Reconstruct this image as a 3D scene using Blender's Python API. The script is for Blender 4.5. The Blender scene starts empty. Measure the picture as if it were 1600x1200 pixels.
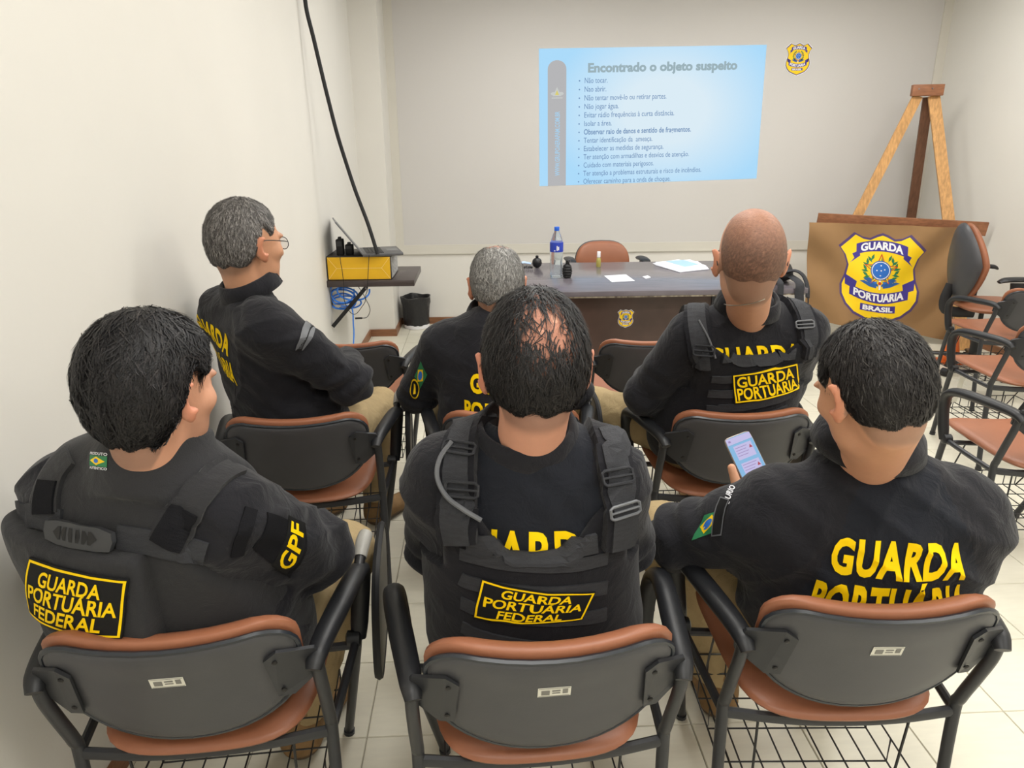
import bpy, bmesh, math, random
import numpy as np
from mathutils import Matrix, Vector
random.seed(7); RNG = np.random.default_rng(7)
SC = bpy.context.scene; COL = SC.collection
# ------------------------------------------------------------------ camera
F_PX, PITCH, YAW, ROLL, CAM_H = 1105.19, 0.31995, 0.044702, -0.006068, 1.5276
def cam_axes():
    cy, sy, cp, sp = math.cos(YAW), math.sin(YAW), math.cos(PITCH), math.sin(PITCH)
    f = np.array([sy*cp, cy*cp, -sp]); r = np.array([cy, -sy, 0.0]); u = np.cross(r, f)
    c, s = math.cos(ROLL), math.sin(ROLL)
    return c*r + s*u, -s*r + c*u, f
CR, CU, CF = cam_axes(); CO = np.array([0, 0, CAM_H])
cam = bpy.data.cameras.new('camera'); cam.sensor_fit = 'HORIZONTAL'; cam.sensor_width = 36
cam.lens = F_PX/1600*36; cam.clip_start = 0.02
camo = bpy.data.objects.new('camera', cam); COL.objects.link(camo)
camo.matrix_world = Matrix(((CR[0], CU[0], -CF[0], 0), (CR[1], CU[1], -CF[1], 0), (CR[2], CU[2], -CF[2], CAM_H), (0, 0, 0, 1)))
SC.camera = camo
def ray(x, y):
    d = CF + CR*(x-800)/F_PX - CU*(y-600)/F_PX
    return d/np.linalg.norm(d)
def at(x, y, Y):      # point of the place at depth Y along the room
    d = ray(x, y); return CO + d*(Y/d[1])
def onz(x, y, z=0.0): # point at height z
    d = ray(x, y); return CO + d*((z-CAM_H)/d[2])
# ------------------------------------------------------------------ world, exposure
wd = bpy.data.worlds.new('world'); SC.world = wd; wd.use_nodes = True
wd.node_tree.nodes['Background'].inputs[0].default_value = (0.9, 0.95, 1, 1)
wd.node_tree.nodes['Background'].inputs[1].default_value = 0.3
SC.view_settings.view_transform = 'Standard'; SC.view_settings.look = 'None'
SC.view_settings.exposure = 0.0; SC.view_settings.gamma = 1.0; SC.view_settings.use_curve_mapping = False
LAMP_W = 21.0         # power of each ceiling fitting
# ------------------------------------------------------------------ materials
def s2l(c): return tuple(((v/255)/12.92 if v/255 <= 0.04045 else ((v/255+0.055)/1.055)**2.4) for v in c)
def mat(name, rgb, rough=0.6, metal=0.0, var=0.0, vscale=6.0, bump=0.0, bscale=60.0, sheen=0.0, coat=0.0, spec=0.5,
        stretch=None, attr=None, emit=0.0, objvar=0.0, trans=0.0, ior=1.45, alpha=1.0, rgb2=None, crease=0.0):
    m = bpy.data.materials.new(name); m.use_nodes = True
    nt = m.node_tree; N = nt.nodes; L = nt.links; b = N['Principled BSDF']
    c = s2l(rgb)
    b.inputs['Base Color'].default_value = (*c, 1); b.inputs['Roughness'].default_value = rough
    b.inputs['Metallic'].default_value = metal; b.inputs['Specular IOR Level'].default_value = spec
    b.inputs['IOR'].default_value = ior
    if sheen: b.inputs['Sheen Weight'].default_value = sheen; b.inputs['Sheen Roughness'].default_value = 0.5
    if coat: b.inputs['Coat Weight'].default_value = coat; b.inputs['Coat Roughness'].default_value = 0.15
    if trans: b.inputs['Transmission Weight'].default_value = trans
    if alpha < 1: b.inputs['Alpha'].default_value = alpha
    tc = N.new('ShaderNodeTexCoord'); src = tc.outputs['Object']
    if stretch:
        mp = N.new('ShaderNodeMapping'); mp.inputs['Scale'].default_value = stretch
        L.new(src, mp.inputs[0]); src = mp.outputs[0]
    col = None
    if attr:
        a = N.new('ShaderNodeAttribute'); a.attribute_name = attr; col = a.outputs['Color']
    if var or rgb2:
        nz = N.new('ShaderNodeTexNoise'); nz.inputs['Scale'].default_value = vscale; nz.inputs['Detail'].default_value = 6
        L.new(src, nz.inputs['Vector'])
        mx = N.new('ShaderNodeMix'); mx.data_type = 'RGBA'
        if rgb2: mx.inputs[7].default_value = (*s2l(rgb2), 1)
        else: mx.inputs[7].default_value = tuple(v*(1-var) for v in c)+(1,)
        mx.inputs[6].default_value = tuple(min(1, v*(1+var*.5)) for v in c)+(1,) if not rgb2 else (*c, 1)
        rp = N.new('ShaderNodeMapRange'); rp.inputs[1].default_value = 0.3; rp.inputs[2].default_value = 0.7
        L.new(nz.outputs[0], rp.inputs[0]); L.new(rp.outputs[0], mx.inputs[0])
        if col is not None:
            mm = N.new('ShaderNodeMix'); mm.data_type = 'RGBA'; mm.blend_type = 'MULTIPLY'; mm.inputs[0].default_value = 1
            mx.inputs[6].default_value = (1, 1, 1, 1); mx.inputs[7].default_value = (1-var, 1-var, 1-var, 1)
            L.new(col, mm.inputs[6]); L.new(mx.outputs[2], mm.inputs[7]); col = mm.outputs[2]
        else: col = mx.outputs[2]
    if objvar:
        oi = N.new('ShaderNodeObjectInfo'); hs = N.new('ShaderNodeHueSaturation')
        mr = N.new('ShaderNodeMapRange'); mr.inputs[3].default_value = 1-objvar; mr.inputs[4].default_value = 1+objvar
        L.new(oi.outputs['Random'], mr.inputs[0]); L.new(mr.outputs[0], hs.inputs['Value'])
        if col is not None: L.new(col, hs.inputs['Color'])
        else: hs.inputs['Color'].default_value = (*c, 1)
        col = hs.outputs[0]
    if col is not None: L.new(col, b.inputs['Base Color'])
    if bump:
        n2 = N.new('ShaderNodeTexNoise'); n2.inputs['Scale'].default_value = bscale; n2.inputs['Detail'].default_value = 4
        L.new(src, n2.inputs['Vector'])
        bp = N.new('ShaderNodeBump'); bp.inputs['Strength'].default_value = bump; bp.inputs['Distance'].default_value = 0.004
        L.new(n2.outputs[0], bp.inputs['Height']); L.new(bp.outputs[0], b.inputs['Normal'])
        if crease:
            n3 = N.new('ShaderNodeTexNoise'); n3.inputs['Scale'].default_value = 17; n3.inputs['Detail'].default_value = 3; n3.inputs['Distortion'].default_value = 1.4
            L.new(src, n3.inputs['Vector']); b3 = N.new('ShaderNodeBump'); b3.inputs['Strength'].default_value = crease; b3.inputs['Distance'].default_value = 0.014
            L.new(n3.outputs[0], b3.inputs['Height']); L.new(b3.outputs[0], bp.inputs['Normal'])
    if emit:
        b.inputs['Emission Color'].default_value = (*c, 1); b.inputs['Emission Strength'].default_value = emit
        if col is not None: L.new(col, b.inputs['Emission Color'])
    return m
M = {}
M['wall'] = mat('wall_paint', (220, 217, 211), 0.75, var=0.03, vscale=1.2, bump=0.05, bscale=90)
M['wall_side'] = mat('wall_paint_side', (218, 215, 208), 0.7, var=0.03, vscale=1.5, bump=0.05, bscale=70)
M['panel'] = mat('panel_paint', (202, 199, 196), 0.6, var=0.02, vscale=1.0, bump=0.03, bscale=60)
M['trim'] = mat('trim_paint', (208, 204, 194), 0.6, var=0.03, vscale=2)
M['ceiling'] = mat('ceiling_paint', (235, 235, 230), 0.9)
M['basewood'] = mat('baseboard_wood', (140, 96, 66), 0.45, var=0.35, vscale=3, stretch=(2, 2, 30))
M['tile'] = mat('vinyl_tile', (221, 217, 200), 0.32, var=0.05, vscale=9, stretch=(1, 6, 1), objvar=0.02, bump=0.02, bscale=40)
M['grout'] = mat('tile_joint', (150, 145, 130), 0.8)
M['shell'] = mat('grey_plastic', (66, 66, 69), 0.42, var=0.06, vscale=20, bump=0.06, bscale=500)
M['rim'] = mat('dark_edge_plastic', (38, 42, 48), 0.3)
M['vinyl'] = mat('brown_vinyl', (152, 97, 70), 0.42, var=0.12, vscale=5, bump=0.08, bscale=220)
M['frame'] = mat('grey_steel_tube', (50, 51, 54), 0.4, metal=0.2, bump=0.03, bscale=300)
M['arm'] = mat('black_arm_rubber', (30, 31, 34), 0.42, bump=0.04, bscale=400)
M['wire'] = mat('black_wire', (24, 24, 27), 0.4)
M['hinge'] = mat('hinge_sleeve_grey', (150, 148, 142), 0.4)
M['laminate'] = mat('tablet_laminate', (98, 96, 90), 0.5, var=0.05, vscale=30)
M['sticker'] = mat('sticker_paper', (214, 212, 200), 0.5)
M['ink'] = mat('sticker_ink', (120, 118, 112), 0.6)
M['black'] = mat('matte_black', (22, 22, 24), 0.6)
M['screw'] = mat('dark_screw', (45, 44, 44), 0.35, metal=0.6)
M['film'] = mat('clear_plastic_film', (215, 210, 190), 0.15, alpha=0.35, bump=0.8, bscale=60)
M['desk'] = mat('dark_wood_laminate', (74, 56, 50), 0.3, var=0.3, vscale=2.5, stretch=(2, 18, 2))
M['desktop'] = mat('dark_desk_top', (106, 100, 106), 0.2, var=0.2, vscale=3, stretch=(2, 18, 2))  # the slide's bluish reflection is mixed into this greyer, lighter base colour
M['deskedge'] = mat('desk_edge_chipped', (70, 55, 48), 0.35, vscale=40, rgb2=(190, 180, 160), stretch=(1, .2, .2))
M['wood_l'] = mat('easel_wood_light', (196, 148, 92), 0.5, var=0.3, vscale=5, stretch=(14, 14, 1.5))
M['wood_d'] = mat('easel_wood_dark', (110, 76, 56), 0.5, var=0.3, vscale=5, stretch=(14, 14, 1.5))
M['wood_m'] = mat('easel_wood_brown', (150, 100, 70), 0.5, var=0.3, vscale=5, stretch=(2, 14, 14))
M['banner'] = mat('brown_banner_cloth', (146, 112, 74), 0.85, var=0.06, vscale=6, bump=0.1, bscale=300, sheen=0.2)
M['yellow'] = mat('emblem_yellow', (246, 206, 16), 0.6)
M['purple'] = mat('emblem_purple', (62, 50, 138), 0.6)
M['outline'] = mat('emblem_outline', (78, 60, 110), 0.6)
M['white'] = mat('print_white', (236, 236, 240), 0.6)
M['green'] = mat('emblem_green', (40, 120, 76), 0.6)
M['blue'] = mat('emblem_blue', (44, 110, 200), 0.6)
M['red'] = mat('emblem_red', (196, 60, 34), 0.6)
M['ribblue'] = mat('emblem_ribbon_blue', (40, 92, 160), 0.6)
M['txt_yellow'] = mat('lettering_yellow', (255, 214, 6), 0.65, spec=0.2, bump=0.1, bscale=300)
M['patch_black'] = mat('patch_black', (24, 24, 25), 0.75, spec=0.25, bump=0.15, bscale=500)
M['velcro'] = mat('velcro_black', (28, 28, 31), 0.95, spec=0.1, bump=0.4, bscale=600)
M['shirt'] = mat('shirt_black_knit', (27, 27, 32), 0.85, crease=0.45, spec=0.25, var=0.12, vscale=12, bump=0.22, bscale=420, sheen=0.12)
M['shirt_navy'] = mat('shirt_dark_navy', (23, 26, 34), 0.8, crease=0.45, spec=0.25, var=0.12, vscale=12, bump=0.2, bscale=420, sheen=0.1)
M['vest_grey'] = mat('vest_charcoal', (46, 46, 48), 0.85, crease=0.3, spec=0.2, var=0.1, vscale=8, bump=0.25, bscale=480, sheen=0.1)
M['vest_blk'] = mat('vest_black', (25, 25, 30), 0.85, crease=0.3, spec=0.22, var=0.1, vscale=8, bump=0.25, bscale=480, sheen=0.1)
M['webbing'] = mat('webbing_black', (52, 53, 57), 0.7, spec=0.3, var=0.2, vscale=40, bump=0.5, bscale=260, stretch=(1, 1, 5))
M['rubber'] = mat('handle_rubber', (56, 57, 60), 0.5)
M['buckle'] = mat('buckle_grey', (96, 98, 102), 0.35)
M['khaki'] = mat('khaki_trousers', (164, 144, 108), 0.85, crease=0.45, spec=0.2, var=0.12, vscale=14, bump=0.2, bscale=350)
M['boot'] = mat('tan_boot', (138, 110, 76), 0.8, spec=0.25, var=0.2, vscale=25, bump=0.15, bscale=200)
M['sole'] = mat('boot_sole', (90, 72, 54), 0.8)
M['skin'] = mat('skin', (204, 150, 120), 0.5, attr='Col', var=0.06, vscale=40, bump=0.06, bscale=260)
M['skin'].node_tree.nodes['Principled BSDF'].inputs['Subsurface Weight'].default_value = 0.08
M['skin'].node_tree.nodes['Principled BSDF'].inputs['Subsurface Radius'].default_value = (0.01, 0.004, 0.002)
M['hair'] = mat('hair', (30, 28, 28), 0.5, attr='Col', var=0.25, vscale=120, bump=0.3, bscale=300, spec=0.35)
M['blackpl'] = mat('black_plastic', (26, 26, 28), 0.35)
M['glass'] = mat('clear_glass', (245, 250, 255), 0.03, trans=1.0, ior=1.3, spec=0.5)
M['steel'] = mat('brushed_steel', (150, 150, 155), 0.3, metal=0.9)
# ------------------------------------------------------------------ object helpers
def link(o, parent=None):
    COL.objects.link(o)
    if parent is not None: o.parent = parent
    return o
def tag(o, label=None, cat=None, group=None, kind=None):
    if label: o['label'] = label
    if cat: o['category'] = cat
    if group: o['group'] = group
    if kind: o['kind'] = kind
    return o
def empty(name, loc=(0, 0, 0), rz=0.0):
    o = bpy.data.objects.new(name, None); o.location = loc; o.rotation_euler = (0, 0, rz); o.empty_display_size = 0.1
    return link(o)
class MB:
    """collects shapes, builds ONE mesh object"""
    def __init__(s): s.v = []; s.f = []; s.mi = []; s.n = 0
    def add(s, v, f, mi=0):
        v = np.asarray(v, float).reshape(-1, 3); s.v.append(v)
        s.f += [[i+s.n for i in q] for q in f]; s.mi += [mi]*len(f); s.n += len(v); return s
    def box(s, c, d, rot=None, mi=0, bev=0.0):
        d = np.asarray(d, float)/2; c = np.asarray(c, float)
        if bev <= 0:
            P = np.array([[x, y, z] for x in (-1, 1) for y in (-1, 1) for z in (-1, 1)])*d
            Fs = [(0, 1, 3, 2), (4, 6, 7, 5), (0, 4, 5, 1), (2, 3, 7, 6), (0, 2, 6, 4), (1, 5, 7, 3)]
        else:
            P = []; bm = bmesh.new(); bmesh.ops.create_cube(bm, size=1)
            for q in bm.verts: q.co = Vector((q.co.x*2*d[0], q.co.y*2*d[1], q.co.z*2*d[2]))
            bmesh.ops.bevel(bm, geom=bm.edges[:], offset=min(bev, d.min()*0.9), segments=2, affect='EDGES', profile=0.5)
            bm.verts.index_update(); P = np.array([q.co[:] for q in bm.verts]); Fs = [[q.index for q in f.verts] for f in bm.faces]; bm.free()
        if rot is not None: P = P @ np.array(rot).T
        return s.add(P+c, Fs, mi)
    def bar(s, a, b, w, t, up=(0, 0, 1), mi=0, bev=0.0):
        a = np.asarray(a, float); b = np.asarray(b, float); z = b-a; L = np.linalg.norm(z); z /= L
        x = np.cross(up, z)
        if np.linalg.norm(x) < 1e-4: x = np.cross((0, 1, 0), z)
        x /= np.linalg.norm(x); y = np.cross(z, x)
        return s.box((a+b)/2, (w, t, L), np.stack([x, y, z], 1), mi, bev)
    def tube(s, pts, r, n=10, mi=0, cap=True, smooth=0, flat=None, upv=None):
        """r: number or per-point list; flat=(sx,sy) scales the section"""
        P = np.asarray(pts, float); R = np.full(len(P), r) if np.isscalar(r) else np.asarray(r, float)
        if smooth:
            P, R = catmull(P, R, smooth)
        T = np.gradient(P, axis=0); T /= np.linalg.norm(T, axis=1)[:, None]+1e-12
        u = np.array(upv if upv is not None else ((0, 0, 1) if abs(T[0][2]) < 0.9 else (1, 0, 0)), float)
        V = []; sx, sy = flat or (1, 1)
        for i in range(len(P)):
            if upv is not None: u = np.array(upv, float)
            u = u-T[i]*np.dot(u, T[i]); u /= np.linalg.norm(u)+1e-12; w = np.cross(T[i], u)
            for k in range(n):
                a = 2*math.pi*k/n; V.append(P[i]+R[i]*(w*math.cos(a)*sx+u*math.sin(a)*sy))
        Fs = [(i*n+k, i*n+(k+1) % n, (i+1)*n+(k+1) % n, (i+1)*n+k) for i in range(len(P)-1) for k in range(n)]
        if cap: Fs += [list(range(n))[::-1], list(range((len(P)-1)*n, len(P)*n))]
        return s.add(V, Fs, mi)
    def lathe(s, prof, c=(0, 0, 0), n=24, mi=0, rot=None):
        V = []; 
        for r, z in prof:
            for k in range(n): V.append((r*math.cos(2*math.pi*k/n), r*math.sin(2*math.pi*k/n), z))
        Fs = [(i*n+k, i*n+(k+1) % n, (i+1)*n+(k+1) % n, (i+1)*n+k) for i in range(len(prof)-1) for k in range(n)]
        Fs += [list(range(n))[::-1], list(range((len(prof)-1)*n, len(prof)*n))]
        V = np.array(V)
        if rot is not None: V = V @ np.array(rot).T
        return s.add(V+np.array(c), Fs, mi)
    def prism(s, poly, fn, t, mi=0):
        """poly: 2D outline; fn(u,v)->3D point, t: 3D thickness vector"""
        A = np.array([fn(u, v) for u, v in poly]); B = A+np.asarray(t, float); n = len(poly)
        return s.add(np.vstack([A, B]), [list(range(n))[::-1], list(range(n, 2*n))]+[(i, (i+1) % n, n+(i+1) % n, n+i) for i in range(n)], mi)
    def pillow(s, out, fn, tf, tb, mi=0, rings=(1, .985, .95, .88, .7, .4), p=6, cen=None):
        """rounded slab: 2D outline, fn(u,v,w)->3D with w the offset across the slab"""
        out = np.asarray(out, float); c = out.mean(0) if cen is None else np.asarray(cen); n = len(out); V = []; Fs = []
        def ring(sc, sgn):
            h = (1-sc**p)**0.5; w = (tf if sgn > 0 else -tb)*h
            return [fn(*(c+(q-c)*sc), w) for q in out]
        V += ring(1, 1); base = 0
        for sgn in (1, -1):
            prev = 0
            for sc in rings[1:]:
                st = len(V); V += ring(sc, sgn)
                for k in range(n):
                    q = (prev+k, prev+(k+1) % n, st+(k+1) % n, st+k); Fs.append(q if sgn > 0 else q[::-1])
                prev = st
            st = len(V); V.append(fn(c[0], c[1], tf if sgn > 0 else -tb))
            for k in range(n):
                q = (prev+k, prev+(k+1) % n, st); Fs.append(q if sgn > 0 else q[::-1])
        return s.add(V, Fs, mi)
    def build(s, name, mats, parent=None, smooth=True, origin=None, angle=None):
        me = bpy.data.meshes.new(name); V = np.vstack(s.v)
        if origin is not None: V = V-np.asarray(origin)
        me.from_pydata(V.tolist(), [], s.f)
        for m in (mats if isinstance(mats, (list, tuple)) else [mats]): me.materials.append(M[m] if isinstance(m, str) else m)
        me.polygons.foreach_set('material_index', s.mi)
        bm = bmesh.new(); bm.from_mesh(me); bmesh.ops.recalc_face_normals(bm, faces=bm.faces); bm.to_mesh(me); bm.free()
        if smooth:
            me.polygons.foreach_set('use_smooth', [True]*len(me.polygons))
            try: me.set_sharp_from_angle(angle=math.radians(angle or 40))
            except Exception: pass
        me.update()
        o = bpy.data.objects.new(name, me); link(o, parent)
        if origin is not None: o.location = origin
        return o
def catmull(P, R, k):
    P = np.asarray(P, float); n = len(P); Q = []; S = []
    E = np.vstack([2*P[0]-P[1], P, 2*P[-1]-P[-2]]); ER = np.concatenate([[R[0]], R, [R[-1]]])
    for i in range(n-1):
        for j in range(k):
            t = j/k; a, b, c, d = E[i], E[i+1], E[i+2], E[i+3]
            Q.append(.5*((2*b)+(-a+c)*t+(2*a-5*b+4*c-d)*t*t+(-a+3*b-3*c+d)*t**3)); S.append(ER[i+1]*(1-t)+ER[i+2]*t)
    Q.append(P[-1]); S.append(R[-1]); return np.array(Q), np.array(S)
def copy_tree(o, parent=None):
    c = o.copy(); link(c)
    if parent is not None: c.parent = parent
    for ch in list(o.children): copy_tree(ch, c)
    return c
def rotz(a): c, s = math.cos(a), math.sin(a); return np.array([[c, -s, 0], [s, c, 0], [0, 0, 1]])
def rotx(a): c, s = math.cos(a), math.sin(a); return np.array([[1, 0, 0], [0, c, -s], [0, s, c]])
def roty(a): c, s = math.cos(a), math.sin(a); return np.array([[c, 0, s], [0, 1, 0], [-s, 0, c]])
# ------------------------------------------------------------------ lettering (made while the scene is still small)
TXT = {}
def text2d(body, bold=0.0, shear=0.0, space=1.0):
    """2D triangles of a line of lettering, normalised to a 0..1 box; aspect kept aside"""
    key = (body, bold, shear, space)
    if key in TXT: return TXT[key]
    cu = bpy.data.curves.new('lettering', 'FONT'); cu.body = body; cu.offset = bold; cu.shear = shear; cu.space_character = space
    cu.resolution_u = 3; o = bpy.data.objects.new('lettering', cu); COL.objects.link(o)
    dg = bpy.context.evaluated_depsgraph_get(); me = bpy.data.meshes.new_from_object(o.evaluated_get(dg))
    bm = bmesh.new(); bm.from_mesh(me); bmesh.ops.triangulate(bm, faces=bm.faces); bm.verts.index_update()
    V = np.array([q.co[:2] for q in bm.verts]); Fs = [[q.index for q in f.verts] for f in bm.faces]; bm.free()
    bpy.data.objects.remove(o); bpy.data.curves.remove(cu); bpy.data.meshes.remove(me)
    lo, hi = V.min(0), V.max(0)
    if '\u00c1' in body:      # keep the accent low so that the capitals fill the line
        c = .735; y = (V[:, 1]-lo[1])/(hi[1]-lo[1]); V[:, 1] = lo[1]+(hi[1]-lo[1])*np.where(y < c, y/c*.86, .86+(y-c)/(1-c)*.14)
    r = ((V-lo)/(hi-lo), Fs, (hi-lo)[0]/(hi-lo)[1], hi-lo, lo)
    TXT[key] = r; return r
PORT = 'PORTU\u00c1RIA'
SLIDE = ['N\u00e3o tocar.', 'Nao abrir.', 'N\u00e3o tentar mov\u00ea-lo ou retirar partes.', 'N\u00e3o jogar \u00e1gua.',
         'Evitar r\u00e1dio frequ\u00eancias \u00e0 curta dist\u00e2ncia.', 'Isolar a \u00e1rea.', 'Observar raio de danos e sentido de fragmentos.',
         'Tentar identifica\u00e7\u00e3o da  amea\u00e7a.', 'Estabelecer as medidas de seguran\u00e7a.', 'Ter aten\u00e7\u00e3o com armadilhas e desvios de aten\u00e7\u00e3o.',
         'Cuidado com materiais perigosos.', 'Ter aten\u00e7\u00e3o a problemas estruturais e risco de inc\u00eandios.', 'Oferecer caminho para a onda de choque.']
B1, B2 = 0.024, 0.042
for i, s_ in enumerate(SLIDE): text2d(s_, 0.018 if i == 6 else 0.004)
for s_ in ('GUARDA', PORT, 'FEDERAL', 'BRASIL'): text2d(s_, B2)
# ================================================================== THE ROOM
XL, XR, YF, YB, ZC = -0.96, 4.0, 6.44, -1.6, 2.95
def struct(o): o['kind'] = 'structure'; return o
def wallbox(name, lo, hi, m, parent=None):
    lo = np.array(lo, float); hi = np.array(hi, float)
    o = MB().box((lo+hi)/2, hi-lo).build(name, m, parent, smooth=False)
    return struct(o) if parent is None else o
wallbox('wall_left', (XL-.15, YB-.15, -.05), (XL, YF+.15, ZC), 'wall_side')
wallbox('wall_right', (XR, YB-.15, -.05), (XR+.15, YF+.15, ZC), 'wall_side')
wf = wallbox('wall_front', (XL, YF, -.05), (XR, YF+.15, ZC), 'wall')
wallbox('wall_back', (XL, YB-.15, -.05), (XR, YB, ZC), 'wall')
wallbox('ceiling', (XL-.15, YB-.15, ZC), (XR+.15, YF+.15, ZC+.1), 'ceiling')
wallbox('panel', (-.67, YF-.006, .722), (3.925, YF, ZC), 'panel', wf)
wallbox('trim_1', (-.74, YF-.018, .640), (XR, YF, .722), 'trim')
wallbox('trim_2', (-.74, YF-.018, .722), (-.67, YF, ZC), 'trim')
wallbox('trim_3', (3.925, YF-.018, .722), (XR, YF, ZC), 'trim')
wallbox('wall_pilaster', (XL, 6.0, -.05), (-.74, YF, ZC), 'wall_side')
wallbox('baseboard_left', (XL, YB, 0), (XL+.014, 6.0, .06), 'basewood')
wallbox('baseboard_front', (-.726, YF-.014, 0), (XR, YF, .06), 'basewood')
wallbox('baseboard_right', (XR-.014, YB, 0), (XR, YF-.014, .06), 'basewood')
wallbox('baseboard_pilaster', (XL+.014, 5.986, 0), (-.74, 6.0, .06), 'basewood')
wallbox('baseboard_corner', (-.74, 5.986, 0), (-.726, YF-.014, .06), 'basewood')
# floor: screed with joints, vinyl tiles 30 cm laid on it one by one
fl = struct(MB().box(((XL+XR)/2, (YB+YF)/2, -.034), (XR-XL+.3, YF-YB+.3, .06)).build('floor', 'grout', smooth=False))
def tile_mesh(w, d):
    mb = MB(); b = .0015; g = .0012
    x0, x1, y0, y1 = g, w-g, g, d-g
    V = [(x0, y0, -.004), (x1, y0, -.004), (x1, y1, -.004), (x0, y1, -.004), (x0+b, y0+b, 0), (x1-b, y0+b, 0), (x1-b, y1-b, 0), (x0+b, y1-b, 0)]
    mb.add(V, [(4, 5, 6, 7), (0, 1, 5, 4), (1, 2, 6, 5), (2, 3, 7, 6), (3, 0, 4, 7)])
    return mb.build('tile', 'tile', fl, smooth=False)
TS, TX0, TY0 = .30, -.3344, 1.5537
tm = {}
xs = [XL]+[TX0+k*TS for k in range(-2, 16) if XL+.02 < TX0+k*TS < XR-.02]+[XR]
ys = [YB]+[TY0+k*TS for k in range(-12, 20) if YB+.02 < TY0+k*TS < YF-.02]+[YF]
rest = MB(); ntile = 0
for j in range(len(ys)-1):
    for i in range(len(xs)-1):
        w, d = round(xs[i+1]-xs[i], 4), round(ys[j+1]-ys[j], 4)
        p = np.array([xs[i], ys[j], 0]); c = p+np.array([w/2, d/2, 0])-CO; zc = c@CF
        px = 800+F_PX*(c@CR)/max(zc, .01); inview = zc > .3 and ys[j+1] > 1.2 and -120 < px < 1720
        if inview:
            if (w, d) not in tm: o = tile_mesh(w, d); tm[(w, d)] = o.data
            else: o = link(bpy.data.objects.new('tile', tm[(w, d)]), fl)
            o.location = p; ntile += 1
        else:
            g = .0012; rest.add([(p[0]+g, p[1]+g, 0), (p[0]+w-g, p[1]+g, 0), (p[0]+w-g, p[1]+d-g, 0), (p[0]+g, p[1]+d-g, 0)], [(0, 1, 2, 3)])
rt = rest.build('tile_field', 'tile', fl, smooth=False); rt['kind'] = 'stuff'
# ceiling fittings (above the picture): opal LED panels
M['opal'] = mat('opal_diffuser', (255, 252, 245), 0.4, emit=4.0)
M['fit'] = mat('fitting_white', (235, 235, 235), 0.4)
LP = [(0.2, -0.7), (2.7, -0.7), (0.6, 1.2), (2.7, 1.2), (0.6, 3.1), (2.7, 3.1), (0.6, 4.9), (2.7, 4.9)]  # the first pair is unseen fill, added to brighten the area near the camera
where = ['added as fill behind the front row on the left', 'added as fill behind the front row on the right', 'over the front row', 'right of the front row', 'over the second row', 'over the empty chairs', 'over the desk', 'over the banner side']
for (x, y), wtxt in zip(LP, where):
    e = empty('ceiling_light', (x, y, ZC)); tag(e, 'white rectangular ceiling light '+wtxt, 'ceiling light', 'ceiling lights')
    fr = MB()
    for sx in (-1, 1): fr.box((sx*.605, 0, -.02), (.02, .62, .04)); fr.box((0, sx*.3, -.02), (1.19, .02, .04))
    fr.build('frame', 'fit', e, smooth=False)
    MB().box((0, 0, -.012), (1.19, .58, .012)).build('diffuser', 'opal', e, smooth=False)
    la = bpy.data.lights.new('lamp', 'AREA'); la.shape = 'RECTANGLE'; la.size = 1.15; la.size_y = .55; la.energy = LAMP_W; la.color = (1, .99, .97)
    lo = bpy.data.objects.new('lamp', la); lo.location = (0, 0, -.03); link(lo, e)
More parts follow.
